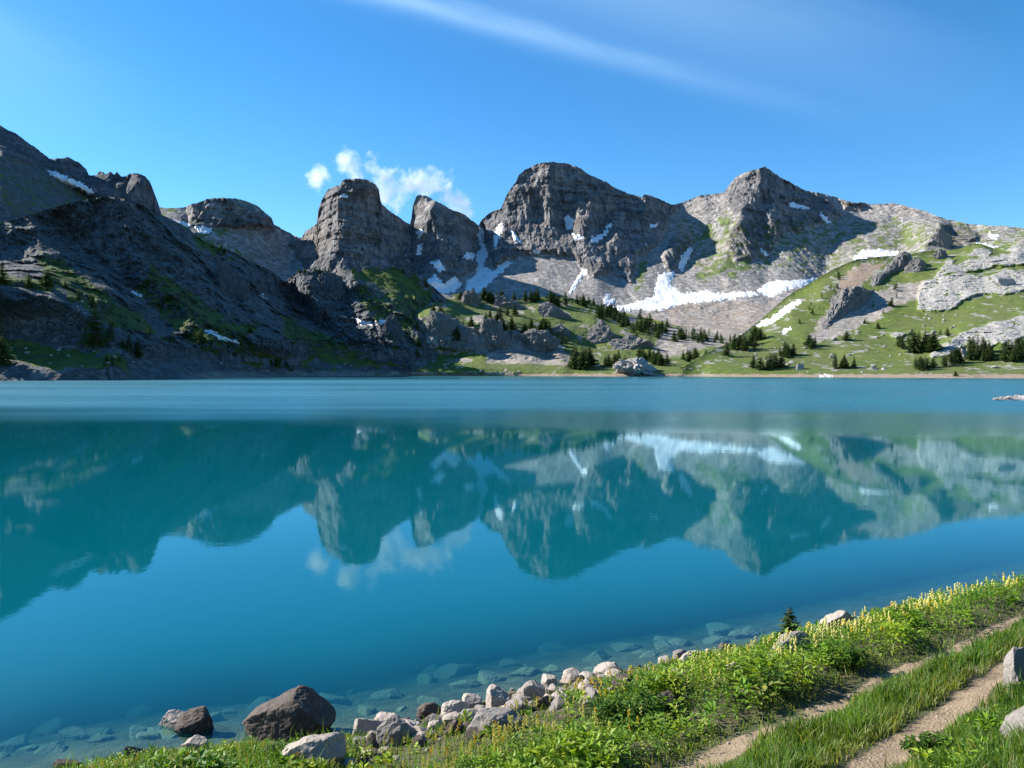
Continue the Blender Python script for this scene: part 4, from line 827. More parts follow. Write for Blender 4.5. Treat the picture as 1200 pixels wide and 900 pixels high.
def tree_parts(seed, slim=.26, dens=1.0):
    """unit-height conifer; returns trunk (v, f) and crown (v, f, tint)"""
    r = np.random.default_rng(seed); tv = []; tf = []
    nz = 9; bend = r.normal(0, .012, (nz, 2)).cumsum(0)
    for i in range(nz):
        z = i / (nz - 1); rad = .022 * (1 - z) ** .9 + .002
        for k in range(6): a = k * math.pi / 3; tv.append((rad * math.cos(a) + bend[i, 0] * z, rad * math.sin(a) + bend[i, 1] * z, z * .97 - .03))
    for i in range(nz - 1):
        for k in range(6): tf.append((i * 6 + k, i * 6 + (k + 1) % 6, (i + 1) * 6 + (k + 1) % 6, (i + 1) * 6 + k))
    cv = []; cf = []; ct = []; z = .07 + r.uniform(0, .06)
    while z < .99:
        f = (1 - z); R = slim * (f ** .72) * (.62 + .38 * min(1, z / .22)) * r.uniform(.72, 1.15) + .012
        nb = max(3, int((5 + 6 * f) * dens))
        bi = min(nz - 1, int(z * (nz - 1))); cx, cy = bend[bi] * z
        ph = r.uniform(0, 6)
        for k in range(nb):
            if r.random() < .08: continue
            a = ph + k * 2 * math.pi / nb + r.normal(0, .22); L = R * r.uniform(.65, 1.18); up = r.uniform(-.30, .18)
            ca, sa = math.cos(a), math.sin(a)
            b0 = len(tv)                # limb, a thin three-sided twig
            for q, rr in ((0.0, .005), (1.0, .0015)):
                for e in range(3):
                    w = e * 2.094; tv.append((cx + ca * L * q - sa * rr * math.cos(w), cy + sa * L * q + ca * rr * math.cos(w), z + L * q * up + rr * math.sin(w)))
            for e in range(3): tf.append((b0 + e, b0 + (e + 1) % 3, b0 + 3 + (e + 1) % 3, b0 + 3 + e))
            m = 4
            for j in range(m):
                q = (j + .6) / m; wd = L * (.42 - .22 * q) + .010; ln = L / m * .95
                c = np.array((cx + ca * L * q, cy + sa * L * q, z + L * q * up + r.normal(0, .006))); td = r.uniform(0, .6) + .4 * q; tw = r.normal(0, .5)
                u = np.array((ca, sa, up)) * ln; v = np.array((-sa, ca, tw)) * wd * r.uniform(.7, 1.2); w = np.array((0, 0, -1)) * wd * r.uniform(.35, .8)
                i0 = len(cv); cv += [c - u * .7, c + v * .6 - u * .1 + w * .3, c + u, c - v * .6 - u * .1 + w * .3, c + w]
                cf += [(i0, i0 + 1, i0 + 2, i0 + 3), (i0, i0 + 4, i0 + 2), ]; ct += [(td, 0, 0, 1)] * 5
        z += (.030 + .035 * f) * r.uniform(.8, 1.2)
    cv.append((bend[-1, 0] - .006, bend[-1, 1], .95)); cv.append((bend[-1, 0] + .006, bend[-1, 1], .95)); cv.append((bend[-1, 0], bend[-1, 1], 1.0)); cf.append((len(cv) - 3, len(cv) - 2, len(cv) - 1)); ct += [(1, 0, 0, 1)] * 3
    return np.array(tv), tf, np.array(cv), cf, ct
TREES = []; SMALL = []
for k, (sl, dn) in enumerate([(.20, 1.0), (.24, 1.0), (.30, 1.1), (.17, .9), (.27, .9), (.34, 1.1)]):
    tv, tf, cv, cf, ct = tree_parts(60 + k, sl, dn)
    a = mesh_obj('trunk', tv, tf, M_BARK); b = mesh_obj('crown', cv, cf, M_NEEDLE, cols=np.array(ct), cname='tint')
    j = mesh_obj('conifer', np.concatenate([tv, cv]), list(tf) + [tuple(i + len(tv) for i in f) for f in cf], [M_BARK, M_NEEDLE], cols=np.concatenate([np.zeros((len(tv), 4)), np.array(ct)]), cname='tint')
    mi = np.zeros(len(j.data.polygons), dtype=np.int32); mi[len(tf):] = 1; j.data.polygons.foreach_set('material_index', mi)
    TREES.append((a.data, b.data, j.data)); sv, sf, cv, cf, ct = tree_parts(160 + k, sl, .6); SMALL.append((cv, cf, np.array(ct)))
    for q in (a, b, j): bpy.data.objects.remove(q)
r4 = np.random.default_rng(12); TCOUNT = [0]
WAIT = []
def tree(sheet, px, py, hpx, label, group=None, kind=None, wide=1.42):
    p = sheet.world(px, py); k = int(r4.integers(6)) if kind is None else kind
    WAIT.append((hpx + (100 if group is None else 0), hpx, p, label, group, k, r4.uniform(0, 6.28), wide * r4.uniform(.85, 1.2), wide * r4.uniform(.85, 1.2)))
def plant_trees():
    WAIT.sort(key=lambda q: -q[0]); rest = []
    OBJ = {}
    for i, q_ in enumerate(WAIT):
        _, hpx, p, label, group, k, rz, wx_, wy_ = q_
        D = float(p[1]); h = hpx * D / F; a, b, j = TREES[k]; loc = (float(p[0]), D, float(p[2]) - h * .03)
        if i >= 296: rest.append((loc, h, k, rz)); continue
        if hpx >= 15:
            e = bpy.data.objects.new('conifer', None); COL.objects.link(e)
            for nm, me in (('trunk', a), ('crown', b)):
                c = bpy.data.objects.new(nm, me); COL.objects.link(c); c.parent = e
        else:
            e = bpy.data.objects.new('conifer', j); COL.objects.link(e)
        e.location = loc; e.rotation_euler = (0, 0, rz); e.scale = (h * wx_, h * wy_, h); tag(e, label, 'conifer', group); OBJ[id(q_)] = e
    by = {}
    for q in WAIT[:296]:
        if q[4]: by.setdefault(q[4], []).append(q)
    ORD = ['leftmost', 'second', 'third', 'fourth', 'fifth', 'sixth', 'seventh', 'eighth', 'ninth', 'tenth', 'eleventh', 'twelfth']
    for g, L in by.items():
        L.sort(key=lambda q: q[2][0] / q[2][1]); hs = sorted(q[1] for q in L)
        for i, q in enumerate(L):
            if len(L) <= 12: t_ = 'leftmost conifer' if i == 0 else 'rightmost conifer' if i == len(L) - 1 else ORD[i] + '-from-left conifer'
            else: t_ = ('tall', 'mid-sized', 'short')[0 if q[1] >= hs[int(len(L) * .66)] else 1 if q[1] >= hs[int(len(L) * .33)] else 2] + ' ' + ('far-left', 'centre-left', 'centre-right', 'far-right')[min(3, int(4 * i / len(L)))] + ' conifer'
            OBJ[id(q)]['label'] = (t_ + (' of the ' if len(L) > 12 else ' in the ') + g).replace('the the', 'the')
    Vs = []; Fs = []; Cs = []; off = 0
    for loc, h, k, rz in rest:
        v, f, ct = SMALL[k]; c_, s_ = math.cos(rz), math.sin(rz)
        q = np.stack([(v[:, 0] * c_ - v[:, 1] * s_) * h * 1.2, (v[:, 0] * s_ + v[:, 1] * c_) * h * 1.2, v[:, 2] * h], -1) + np.array(loc)
        Vs.append(q); Fs += [tuple(i + off for i in g) for g in f]; Cs.append(ct); off += len(v)
    if rest:
        o = mesh_obj('distant_conifers', np.concatenate(Vs), Fs, M_NEEDLE, cols=np.concatenate(Cs), cname='tint')
        tag(o, 'smallest far conifers dotted over the crests and belts beyond the lake', 'conifers', kind='stuff')
def grove(sheet, boxes, n, lo, hi, label, group):
    """boxes: polyline of (px, py, spread_px, spread_py)"""
    B = np.array(boxes, float)
    for i in range(n):
        u = r4.uniform(0, len(B) - 1); k = int(u); f = u - k; q = B[k] * (1 - f) + B[min(k + 1, len(B) - 1)] * f
        tree(sheet, q[0] + r4.normal(0, q[2]), q[1] + r4.normal(0, q[3]), r4.uniform(lo, hi), label, group)
for px, py, h, k, lab in [(3,334,30,1,'conifer at the left edge on the sunlit ridge'), (34,338,18,2,'short conifer in the middle of the sunlit left ridge'), (55,336,22,5,'bushy conifer at the right end of the sunlit left ridge'),
 (77,338,9,2,'very small conifer just right of the sunlit left ridge'), (92,352,15,1,'lone slim conifer in shade above the big left conifer'), (108,362,20,0,'upper one of the two big conifers on the left slope'),
 (112,408,52,1,'biggest conifer on the left slope, dark and dense'), (128,397,26,3,'slender conifer close beside the biggest left conifer'), (151,413,24,0,'slim sunlit conifer right of the biggest left conifer'),
 (161,418,20,5,'broad sunlit conifer at the end of the small left group'), (144,408,12,2,'little conifer between the slim and the slender left ones'), (2,428,36,5,'large dark conifer at the left edge by the water'),
 (236,403,20,1,'lone sunlit conifer in the middle of the left slope'), (282,414,20,0,'conifer at the upper end of the sunlit streak by the water'), (267,408,9,2,'tiny conifer on the thin sunlit streak'), (274,417,10,2,'small bush-like conifer below the sunlit streak')]:
    tree(SL, px, py, h, lab, kind=k)
G = 'row of small conifers on the crest of the dark slope'
grove(SL, [(243,289,3,.6), (270,297,4,.6)], 8, 5, 9, 'small sunlit conifer on the crest of the dark left slope', G)
grove(SL, [(348,320,4,.6), (385,320,5,.6)], 9, 6, 10, 'small conifer on the rocky crest left of the green-topped knoll', 'small conifers left of the green-topped knoll')
grove(SL, [(405,322,3,.6), (450,314,4,.6), (490,324,4,.6)], 10, 4, 7, 'tiny conifer on top of the green-topped knoll', 'tiny conifers on the green-topped knoll')
grove(SL, [(500,345,6,6), (485,400,8,16)], 9, 7, 14, 'dim conifer on the shaded side of the green-topped knoll', 'scattered conifers on the shaded side of the knoll')
grove(SL, [(318,428,3,2), (345,433,4,2)], 7, 8, 14, 'lakeside conifer in shade at the foot of the dark slope', 'conifers at the foot of the dark slope')
grove(SL, [(122,426,6,3), (150,428,8,3)], 8, 7, 13, 'low conifer in the band above the left waterline', 'low conifers above the left waterline')
grove(SL, [(180,400,12,8), (290,395,20,8)], 10, 8, 15, 'dim conifer scattered on the dark left slope', 'dim conifers on the dark left slope')
# the knolls
grove(SCn, [(535,352,3,1), (560,350,4,1)], 5, 9, 15, 'conifer on the rounded hump under the snow', 'conifers on the hump under the snow')
grove(SCn, [(565,352,3,1), (600,353,5,1), (638,351,5,1)], 22, 9, 14, 'conifer in the even row below the dark scree shadow', 'row of conifers below the scree shadow')
grove(SCn, [(646,358,3,1), (660,358,3,1)], 6, 15, 21, 'tall conifer in the group on top of the bright-faced knob', 'tall conifers on the bright-faced knob')
grove(SCn, [(672,354,5,1), (698,360,5,2)], 8, 8, 13, 'conifer at the upper end of the dark tree belt', 'conifers at the upper end of the dark belt')
grove(SCn, [(700,366,6,3), (728,377,8,4)], 28, 10, 15, 'conifer in the upper third of the dark belt slanting down below the snowfield', 'upper third of the dark conifer belt')
grove(SCn, [(735,381,8,4), (775,391,8,3)], 30, 10, 15, 'conifer in the middle third of the dark belt below the largest snowfield', 'middle third of the dark conifer belt')
grove(SCn, [(785,392,8,3), (845,402,10,3)], 30, 9, 14, 'conifer in the lower right third of the dark belt above the rubble', 'lower third of the dark conifer belt')
grove(SCn, [(553,388,5,5), (580,380,8,4), (600,385,6,5)], 16, 10, 18, 'conifer on top of the shaded cliff above the meadow', 'conifers on top of the shaded cliff')
grove(SCn, [(505,372,4,3), (520,362,5,2)], 6, 8, 13, 'conifer behind the big rock knob with the sunlit top', 'conifers behind the big rock knob')
grove(SCn, [(536,402,3,2)], 4, 12, 18, 'dim conifer in the notch left of the shaded cliff', 'dim conifers in the cliff notch')
grove(SCn, [(618,388,4,2), (645,385,6,2)], 9, 10, 17, 'conifer in the middle of the rocky knolls', 'conifers in the middle of the knolls')
grove(SCn, [(635,405,5,3), (660,410,5,3)], 6, 10, 16, 'conifer below the middle of the rocky knolls', 'conifers below the middle of the knolls')
grove(SCn, [(662,431,3,1.5), (695,430,5,1.5)], 11, 14, 28, 'tall conifer on the meadow left of the pale rock dome', 'tall conifers left of the pale rock dome')
grove(SCn, [(705,428,5,2), (735,424,6,2)], 8, 10, 15, 'conifer just left above the pale rock dome', 'conifers above the pale rock dome, left')
grove(SCn, [(750,420,5,2), (785,430,6,2)], 14, 11, 17, 'conifer just right above the pale rock dome', 'conifers above the pale rock dome, right')
grove(SCn, [(806,424,5,2), (835,416,8,3)], 9, 10, 16, 'conifer between the pale rock dome and the sunny hill', 'conifers between dome and sunny hill')
# the sunny hill
grove(SR, [(850,420,4,2), (870,408,6,3), (888,401,6,3)], 14, 12, 21, 'conifer in the upper group at the left foot of the sunny hill', 'upper group by the sunny hill foot')
grove(SR, [(886,431,4,1), (904,431,4,1.5), (915,431,3,1)], 8, 15, 23, 'conifer in the shore group at the left foot of the sunny hill', 'shore conifers at the left foot of the sunny hill')
grove(SR, [(915,417,4,1), (930,416,4,1)], 7, 12, 19, 'conifer in the middle group left of the hillside path', 'middle conifers of the sunny hill')
grove(SR, [(948,408,3,1), (956,405,2,1)], 4, 11, 15, 'conifer in the small dark pair-group on the sunny hill', 'small dark group on the sunny hill')
grove(SR, [(978,431,3,1), (1006,431,4,1)], 8, 9, 18, 'conifer in the loose lakeside row of the sunny hill', 'lakeside row of the sunny hill')
tree(SR, 992, 399, 12, 'single round conifer with a long shadow in the middle of the green hillside', kind=5)
tree(SR, 1029, 385, 8, 'small round conifer by the path below the rock slabs', kind=5)
tree(SR, 1013, 379, 6, 'tiny conifer at the lower edge of the bare scree', kind=2)
tree(SR, 1120, 441, 7, 'small bush-like conifer right on the gravel shore', kind=5)
grove(SR, [(966,357,2,1), (985,352,3,2), (975,336,4,2), (948,371,3,2), (940,385,4,4)], 14, 5, 11, 'small conifer on the left flank of the green hill', 'small conifers on the left flank of the green hill')
grove(SR, [(978,328,3,1), (984,324,3,1)], 4, 6, 9, 'small conifer under the crest of the green hill', 'small conifers under the crest of the green hill')
grove(SR, [(1018,371,3,2), (1040,358,4,3), (1050,340,5,4)], 8, 6, 12, 'conifer on the bare scree between the rock walls and the slabs', 'conifers on the bare scree')
grove(SR, [(1056,409,4,2), (1063,402,3,2)], 5, 10, 17, 'conifer left beside the dense clump on the sunny hill', 'conifers left beside the dense clump')
grove(SR, [(1072,413,3,1), (1092,411,4,1)], 8, 20, 28, 'big conifer in the dense clump in the middle of the sunny hill', 'dense clump on the sunny hill')
grove(SR, [(1071,432,3,1), (1092,432,4,1)], 8, 12, 16, 'round conifer in the low shore clump under the dense clump', 'low shore clump under the dense clump')
grove(SR, [(1106,430,3,1), (1124,424,4,2)], 8, 14, 20, 'conifer at the left end of the right wood', 'left end of the right conifer wood')
grove(SR, [(1138,418,4,3), (1162,420,5,3)], 18, 14, 23, 'conifer in the left half of the dark wood at the right edge', 'inner half of the right-hand wood')
grove(SR, [(1170,420,5,3), (1208,420,6,3)], 20, 15, 25, 'conifer in the right half of the dark wood at the right edge', 'outer half of the right-hand wood')
grove(SR, [(1098,393,4,2), (1110,395,3,2)], 5, 7, 12, 'conifer in the small row below the pale slabs', 'small row below the pale slabs')

plant_trees()

# ------------------------------------------------------------------ clouds behind the towers: real puffs of vapour
def cloud_mat():
    m = bpy.data.materials.new('cloud_vapour'); m.use_nodes = True; t = m.node_tree
    for n in list(t.nodes): t.nodes.remove(n)
    N = lambda ty: t.nodes.new(ty)
    out = N('ShaderNodeOutputMaterial'); pv = N('ShaderNodeVolumePrincipled'); tc_ = N('ShaderNodeTexCoord'); ln = N('ShaderNodeVectorMath'); ln.operation = 'LENGTH'
    ns = N('ShaderNodeTexNoise'); ns.inputs['Scale'].default_value = .022; ns.inputs['Detail'].default_value = 6; ns.inputs['Roughness'].default_value = .62
    geo = N('ShaderNodeNewGeometry'); t.links.new(geo.outputs['Position'], ns.inputs['Vector'])
    t.links.new(tc_.outputs['Object'], ln.inputs[0])
    a = N('ShaderNodeMath'); a.operation = 'MULTIPLY_ADD'; t.links.new(ln.outputs['Value'], a.inputs[0]); a.inputs[1].default_value = -1.0; a.inputs[2].default_value = .62
    b = N('ShaderNodeMath'); b.operation = 'MULTIPLY_ADD'; t.links.new(ns.outputs['Fac'], b.inputs[0]); b.inputs[1].default_value = 2.6; b.inputs[2].default_value = -1.3
    c = N('ShaderNodeMath'); c.operation = 'ADD'; t.links.new(a.outputs[0], c.inputs[0]); t.links.new(b.outputs[0], c.inputs[1])
    d = N('ShaderNodeMath'); d.operation = 'MULTIPLY'; d.use_clamp = False; t.links.new(c.outputs[0], d.inputs[0]); d.inputs[1].default_value = .05
    e = N('ShaderNodeMath'); e.operation = 'MAXIMUM'; t.links.new(d.outputs[0], e.inputs[0]); e.inputs[1].default_value = 0
    t.links.new(e.outputs[0], pv.inputs['Density']); pv.inputs['Color'].default_value = (.97, .97, .97, 1); pv.inputs['Anisotropy'].default_value = .3
    t.links.new(pv.outputs[0], out.inputs['Volume']); return m
M_CLOUD = cloud_mat()
for px, py, w, h, lab in [(374,208,34,40,'small separate white puff of cloud left of the first rock tower'), (420,198,60,52,'brightest cloud puff right behind the first rock tower top'), (462,222,70,60,'soft cloud between the two rock towers'), (498,212,72,44,'thin trailing cloud above the second rock tower'),(530,240,60,50,'faint wisp of cloud right of the second rock tower')]:
    D = 2300.0; V, Fc = ICO[3]
    o = mesh_obj('cloud', V, Fc, M_CLOUD, smooth=True); o.location = w3(px, py, D); o.scale = (w * D / F / 2 * 1.25, 45, h * D / F / 2 * 1.25); tag(o, lab, 'cloud')

# ------------------------------------------------------------------ plants on the near bank
def plant_mat(name, cols, trans=.45, sat=(1.3, 1.25, .35)):
    t = NT(name); at = t.attr('tint'); sep = t.n('ShaderNodeSeparateColor'); t.set(sep.inputs[0], at.outputs['Color'])
    k = t.mix(sep.outputs[0], cols[0], cols[1]); k = t.mix(sep.outputs[1], k, cols[2]); k = t.mix(sep.outputs[2], k, cols[3])
    d = t.principled(k, .55, None, .3); tr = t.n('ShaderNodeBsdfTranslucent'); t.set(tr.inputs['Color'], t.mix(1.0, k, sat, 'MULTIPLY'))
    m = t.n('ShaderNodeMixShader'); m.inputs[0].default_value = trans; t.t.links.new(d, m.inputs[1]); t.t.links.new(tr.outputs[0], m.inputs[2])
    return t.done(m.outputs[0])
M_GRASS = plant_mat('grass_blades', [(.05, .115, .016), (.10, .20, .028), (.22, .25, .06), (.36, .31, .17)])
M_HERB = plant_mat('herb_leaves', [(.07, .18, .016), (.20, .34, .028), (.42, .47, .045), (.40, .36, .14)])
M_FLOWER = plant_mat('pale_yellow_flowers', [(.62, .60, .16), (.72, .66, .22), (.70, .50, .03), (.75, .72, .5)], .3, (1.1, 1.05, .6))
rg = np.random.default_rng(99)
def candidates(n, x0=-9.5, x1=20, y0=5.2, y1=26):
    n = int(n * 1.3)
    Y = y0 * (y1 / y0) ** rg.random(n); X = rg.uniform(-1.12, 1.62, n) * Y * .64
    k = (X > x0) & (X < x1); return X[k], Y[k]
def blades(name, n, weight, hfun, wid, mat, tintf, lean=.35):
    X, Y = candidates(n); s = shore_s(X, Y); w = weight(X, Y, s); k = rg.random(len(X)) < w; X, Y, s = X[k], Y[k], s[k]; n = len(X)
    Z = ground_z(X, Y) - .01; h = hfun(X, Y, s) * rg.uniform(.55, 1.25, n) * np.where(rg.random(n) < .02, 1.9, 1); a = rg.uniform(0, 6.283, n); wd = wid * rg.uniform(.7, 1.3, n)
    la = rg.uniform(0, 6.283, n); l = h * lean * rg.random(n) * 1.6; cl = 6.283 * (noise3(X * 1.6, Y * 1.6, 3, 5) + noise3(X * 5, Y * 5, 3, 6)) * 1.5; lx, ly = np.cos(la) * l + .30 * h * np.cos(cl), np.sin(la) * l + .30 * h * np.sin(cl)
    B = np.stack([X, Y, Z], -1); wv = np.stack([np.cos(a) * wd, np.sin(a) * wd, 0 * a], -1)
    m = B + np.stack([lx * .35, ly * .35, h * .6], -1); tp = B + np.stack([lx, ly, h], -1)
    V = np.stack([B - wv, B + wv, m + wv * .8, m - wv * .8, tp], 1).reshape(-1, 3); i = np.arange(n)[:, None] * 5
    Fc = np.concatenate([i + np.array([[0, 1, 2]]), i + np.array([[0, 2, 3]]), i + np.array([[3, 2, 4]])], 0)
    T = tintf(X, Y, s, n); return mesh_obj(name, V, Fc, mat, cols=np.repeat(T, 5, 0), cname='tint')
def w_grass(X, Y, s):
    pw = path_w(X, Y); nn = fbm(X * 1.3, Y * 1.3, 5, 3, 41)
    mid = sstep(5.35, 5.6, s) * sstep(6.95, 6.7, s); right = sstep(7.35, 7.7, s); verge = sstep(3.6, 4.2, s) * sstep(4.9, 4.6, s) * .3; bank = sstep(.35, .8, s) * sstep(4.2, 3.6, s) * .38
    left = sstep(3.9, 4.3, s) * sstep(5.5, 5.0, s) * sstep(1.5, -1.5, X) * .8
    bank = bank * (1 - .8 * sstep(3.3, 2.8, s) * sstep(-3.0, -1.8, X) * sstep(1.9, 1.1, X))
    return np.clip(np.maximum.reduce([mid, right, verge, bank, left]) * (1 - pw * .97) * (.75 + .8 * nn), 0, 1)
def h_grass(X, Y, s):
    nn = fbm(X * 1.7, Y * 1.7, 9, 3, 43); return np.clip(.10 + .09 * sstep(5.4, 5.8, s) * sstep(6.9, 6.5, s) + .09 * sstep(7.4, 8.2, s) + .07 * sstep(4.2, 3, s) + .16 * nn, .04, .3)
def t_grass(X, Y, s, n):
    nn = fbm(X * 1.1, Y * 1.1, 2, 3, 47); dry = sstep(.35, 0, np.abs(s - 5.0) - .35) + sstep(.35, 0, np.abs(s - 7.1) - .3)
    return np.stack([np.clip(.5 + 1.2 * nn + rg.normal(0, .2, n), 0, 1), np.clip(.04 + .5 * dry + .6 * noise3(X * .8, Y * .8, 1, 2) + rg.normal(0, .15, n), 0, .8), (rg.random(n) < .06 + .15 * dry) * .8, np.ones(n)], -1)
tag(blades('grass', 520000, w_grass, h_grass, .0065, M_GRASS, t_grass), 'tufted green grass between and beside the two wheel tracks', 'grass', kind='stuff')

def leaves(name, base, dirs, ln, wd, mat, tint, parent=None):
    """folded pointed leaves: base points, unit directions, lengths, widths"""
    n = len(base); up = np.array([0, 0, 1.0]); sd = np.cross(dirs, up); sd /= np.linalg.norm(sd, axis=1, keepdims=True) + 1e-6; nr = np.cross(sd, dirs)
    L = ln[:, None]; Wd = wd[:, None]
    V = np.stack([base, base + dirs * L * .45 + sd * Wd + nr * Wd * .25, base + dirs * L - np.array([0, 0, 1.0]) * L * .15, base + dirs * L * .45 - sd * Wd + nr * Wd * .25], 1).reshape(-1, 3)
    i = np.arange(n)[:, None] * 4; Fc = np.concatenate([i + np.array([[0, 1, 2]]), i + np.array([[0, 2, 3]])])
    return mesh_obj(name, V, Fc, mat, parent, cols=np.repeat(tint, 4, 0), cname='tint')
def herb_w(X, Y, s):
    nn = fbm(X * .9, Y * .9, 3, 3, 61); z = sstep(.45, .9, s + .5 * nn) * sstep(4.6, 4.3, s + .35 * nn)
    rocky = np.maximum(sstep(3.3, 2.8, s) * sstep(-3.0, -1.8, X) * sstep(1.9, 1.1, X), sstep(1.3, .9, s) * sstep(-3.4, -2.0, X) * sstep(5.4, 4.0, X)) * .94; rocky = np.maximum(rocky, .9 * np.exp(-((X - 1.9) ** 2 / .9 + (Y - 11.1) ** 2 / .4)))          # bare among the shore rocks
    leftb = sstep(-7.0, -6.0, X)
    low = .5 * sstep(7.6, 8.2, s) * (fbm(X * .8, Y * .8, 8, 2, 66) > .02)
    return np.clip(np.maximum(z * (1 - rocky) * leftb, low) * (.8 + .6 * nn), 0, 1)
X, Y = candidates(34000); s_ = shore_s(X, Y); k = rg.random(len(X)) < herb_w(X, Y, s_) * .75; X, Y, s_ = X[k], Y[k], s_[k]; n = len(X)
PHt = np.clip((.14 + .18 * sstep(1.0, 3.4, s_) * sstep(-3, 2, X) + .14 * fbm(X * 1.2, Y * 1.2, 7, 3, 71)) * rg.uniform(.7, 1.2, n), .07, .5) * np.where(s_ > 7, .6, 1)
Z = ground_z(X, Y); NL = 13
b = np.repeat(np.stack([X, Y, Z], -1), NL, 0); hh = np.repeat(PHt, NL) * (rg.random(n * NL) ** .7); a = rg.uniform(0, 6.283, n * NL); r_ = rg.random(n * NL) * np.repeat(PHt, NL) * .28
b = b + np.stack([np.cos(a) * r_, np.sin(a) * r_, hh], -1); el = rg.uniform(-.1, .95, n * NL)
dr = np.stack([np.cos(a) * np.cos(el), np.sin(a) * np.cos(el), np.sin(el)], -1); sz = np.repeat(rg.uniform(.5, 1.2, n) * (1 + .9 * (noise3(X * .8, Y * .8, 5, 77) > .08)), NL)
nz = fbm(X * .9, Y * .9, 1, 3, 81)
t0 = np.clip(.45 + 1.3 * nz + rg.normal(0, .15, n), 0, 1); t1 = np.clip(.22 + 1.1 * noise3(X * .7, Y * .7, 6, 83) + rg.normal(0, .15, n), 0, 1) * np.where(rg.random(n) < .6, 1, .3)
tint = np.repeat(np.stack([t0, t1, (rg.random(n) < .05) * .7, np.ones(n)], -1), NL, 0); tint[:, 0] = np.clip(tint[:, 0] + rg.normal(0, .15, n * NL), 0, 1)
tag(leaves('herbs', b, dr, .070 * sz * rg.uniform(.6, 1.3, n * NL), .0165 * sz * rg.uniform(.6, 1.4, n * NL), M_HERB, tint), 'leafy green herbs covering the bank between the shore rocks and the track', 'herbs', kind='stuff')
# upright pale yellow flower spikes
X, Y = candidates(60000); s_ = shore_s(X, Y); px = 600 + F * X / Y
w = sstep(1.2, 2.0, s_) * sstep(4.2, 3.6, s_) * (.25 + .45 * np.maximum(sstep(790, 960, px), sstep(700, 640, px) * sstep(470, 520, px))) * sstep(-.15, .25, fbm(X * .9, Y * .9, 4, 3, 91) + .1)
w = np.maximum(w, .25 * sstep(1.0, 1.5, s_) * sstep(4.0, 3.0, s_) * (px < 480))
k = rg.random(len(X)) < w * .42; X, Y, s_ = X[k], Y[k], s_[k]; n = len(X); Z = ground_z(X, Y)
hs = np.clip(.20 + .17 * sstep(1.0, 3.0, s_) * sstep(-3, 2, X) + .12 * fbm(X * 1.2, Y * 1.2, 7, 3, 71), .12, .5) * rg.uniform(.7, 1.2, n); NB = 6
j = np.tile(np.arange(NB), n); bx = np.repeat(np.stack([X, Y, Z + hs], -1), NB, 0); aa = j * 2.1 + np.repeat(rg.uniform(0, 6, n), NB)
c = bx + np.stack([np.cos(aa) * .011, np.sin(aa) * .011, -.017 * j], -1); R_ = np.array([[1, 0, 0], [-.5, .87, 0], [-.5, -.87, 0], [0, 0, 1.4], [0, 0, -1.0]]) * .0135
V = (c[:, None, :] + R_[None] * rg.uniform(.7, 1.3, (len(c), 1, 1))).reshape(-1, 3); i = np.arange(len(c))[:, None] * 5
Fc = np.concatenate([i + np.array([q]) for q in ((0, 1, 3), (1, 2, 3), (2, 0, 3), (1, 0, 4), (2, 1, 4), (0, 2, 4))])
gold = np.repeat(((rg.random(n) < .12) | ((np.abs(X - 1.5) < .5) & (rg.random(n) < .5))) * 1.0, NB)
tint = np.repeat(np.stack([rg.random(len(c)), gold, (rg.random(len(c)) < .1) * .6, np.ones(len(c))], -1), 5, 0)
tag(mesh_obj('flowers', V, Fc, M_FLOWER, cols=tint, cname='tint'), 'pale yellow flower spikes standing above the herbs of the bank', 'flowers', kind='stuff')

X, Y = candidates(26000); pw = path_w(X, Y); k = rg.random(len(X)) < pw * .45 + .02 * (shore_s(X, Y) > 4.4); X, Y = X[k], Y[k]; n = len(X); Z = ground_z(X, Y)
IV, IF_ = ico(0); R = (.006 + .022 * rg.random(n) ** 4)[:, None, None] * rg.uniform(.6, 1.2, (n, 12, 1)) * np.array([1, .9, .6]); V = (np.stack([X, Y, Z + .002], -1)[:, None] + IV[None] * R).reshape(-1, 3)
Fc = (np.arange(n)[:, None, None] * 12 + IF_[None]).reshape(-1, 3)
tag(mesh_obj('pebbles', V, Fc, MR_PINK), 'small pebbles scattered along the two bare wheel tracks', 'pebbles', kind='stuff')
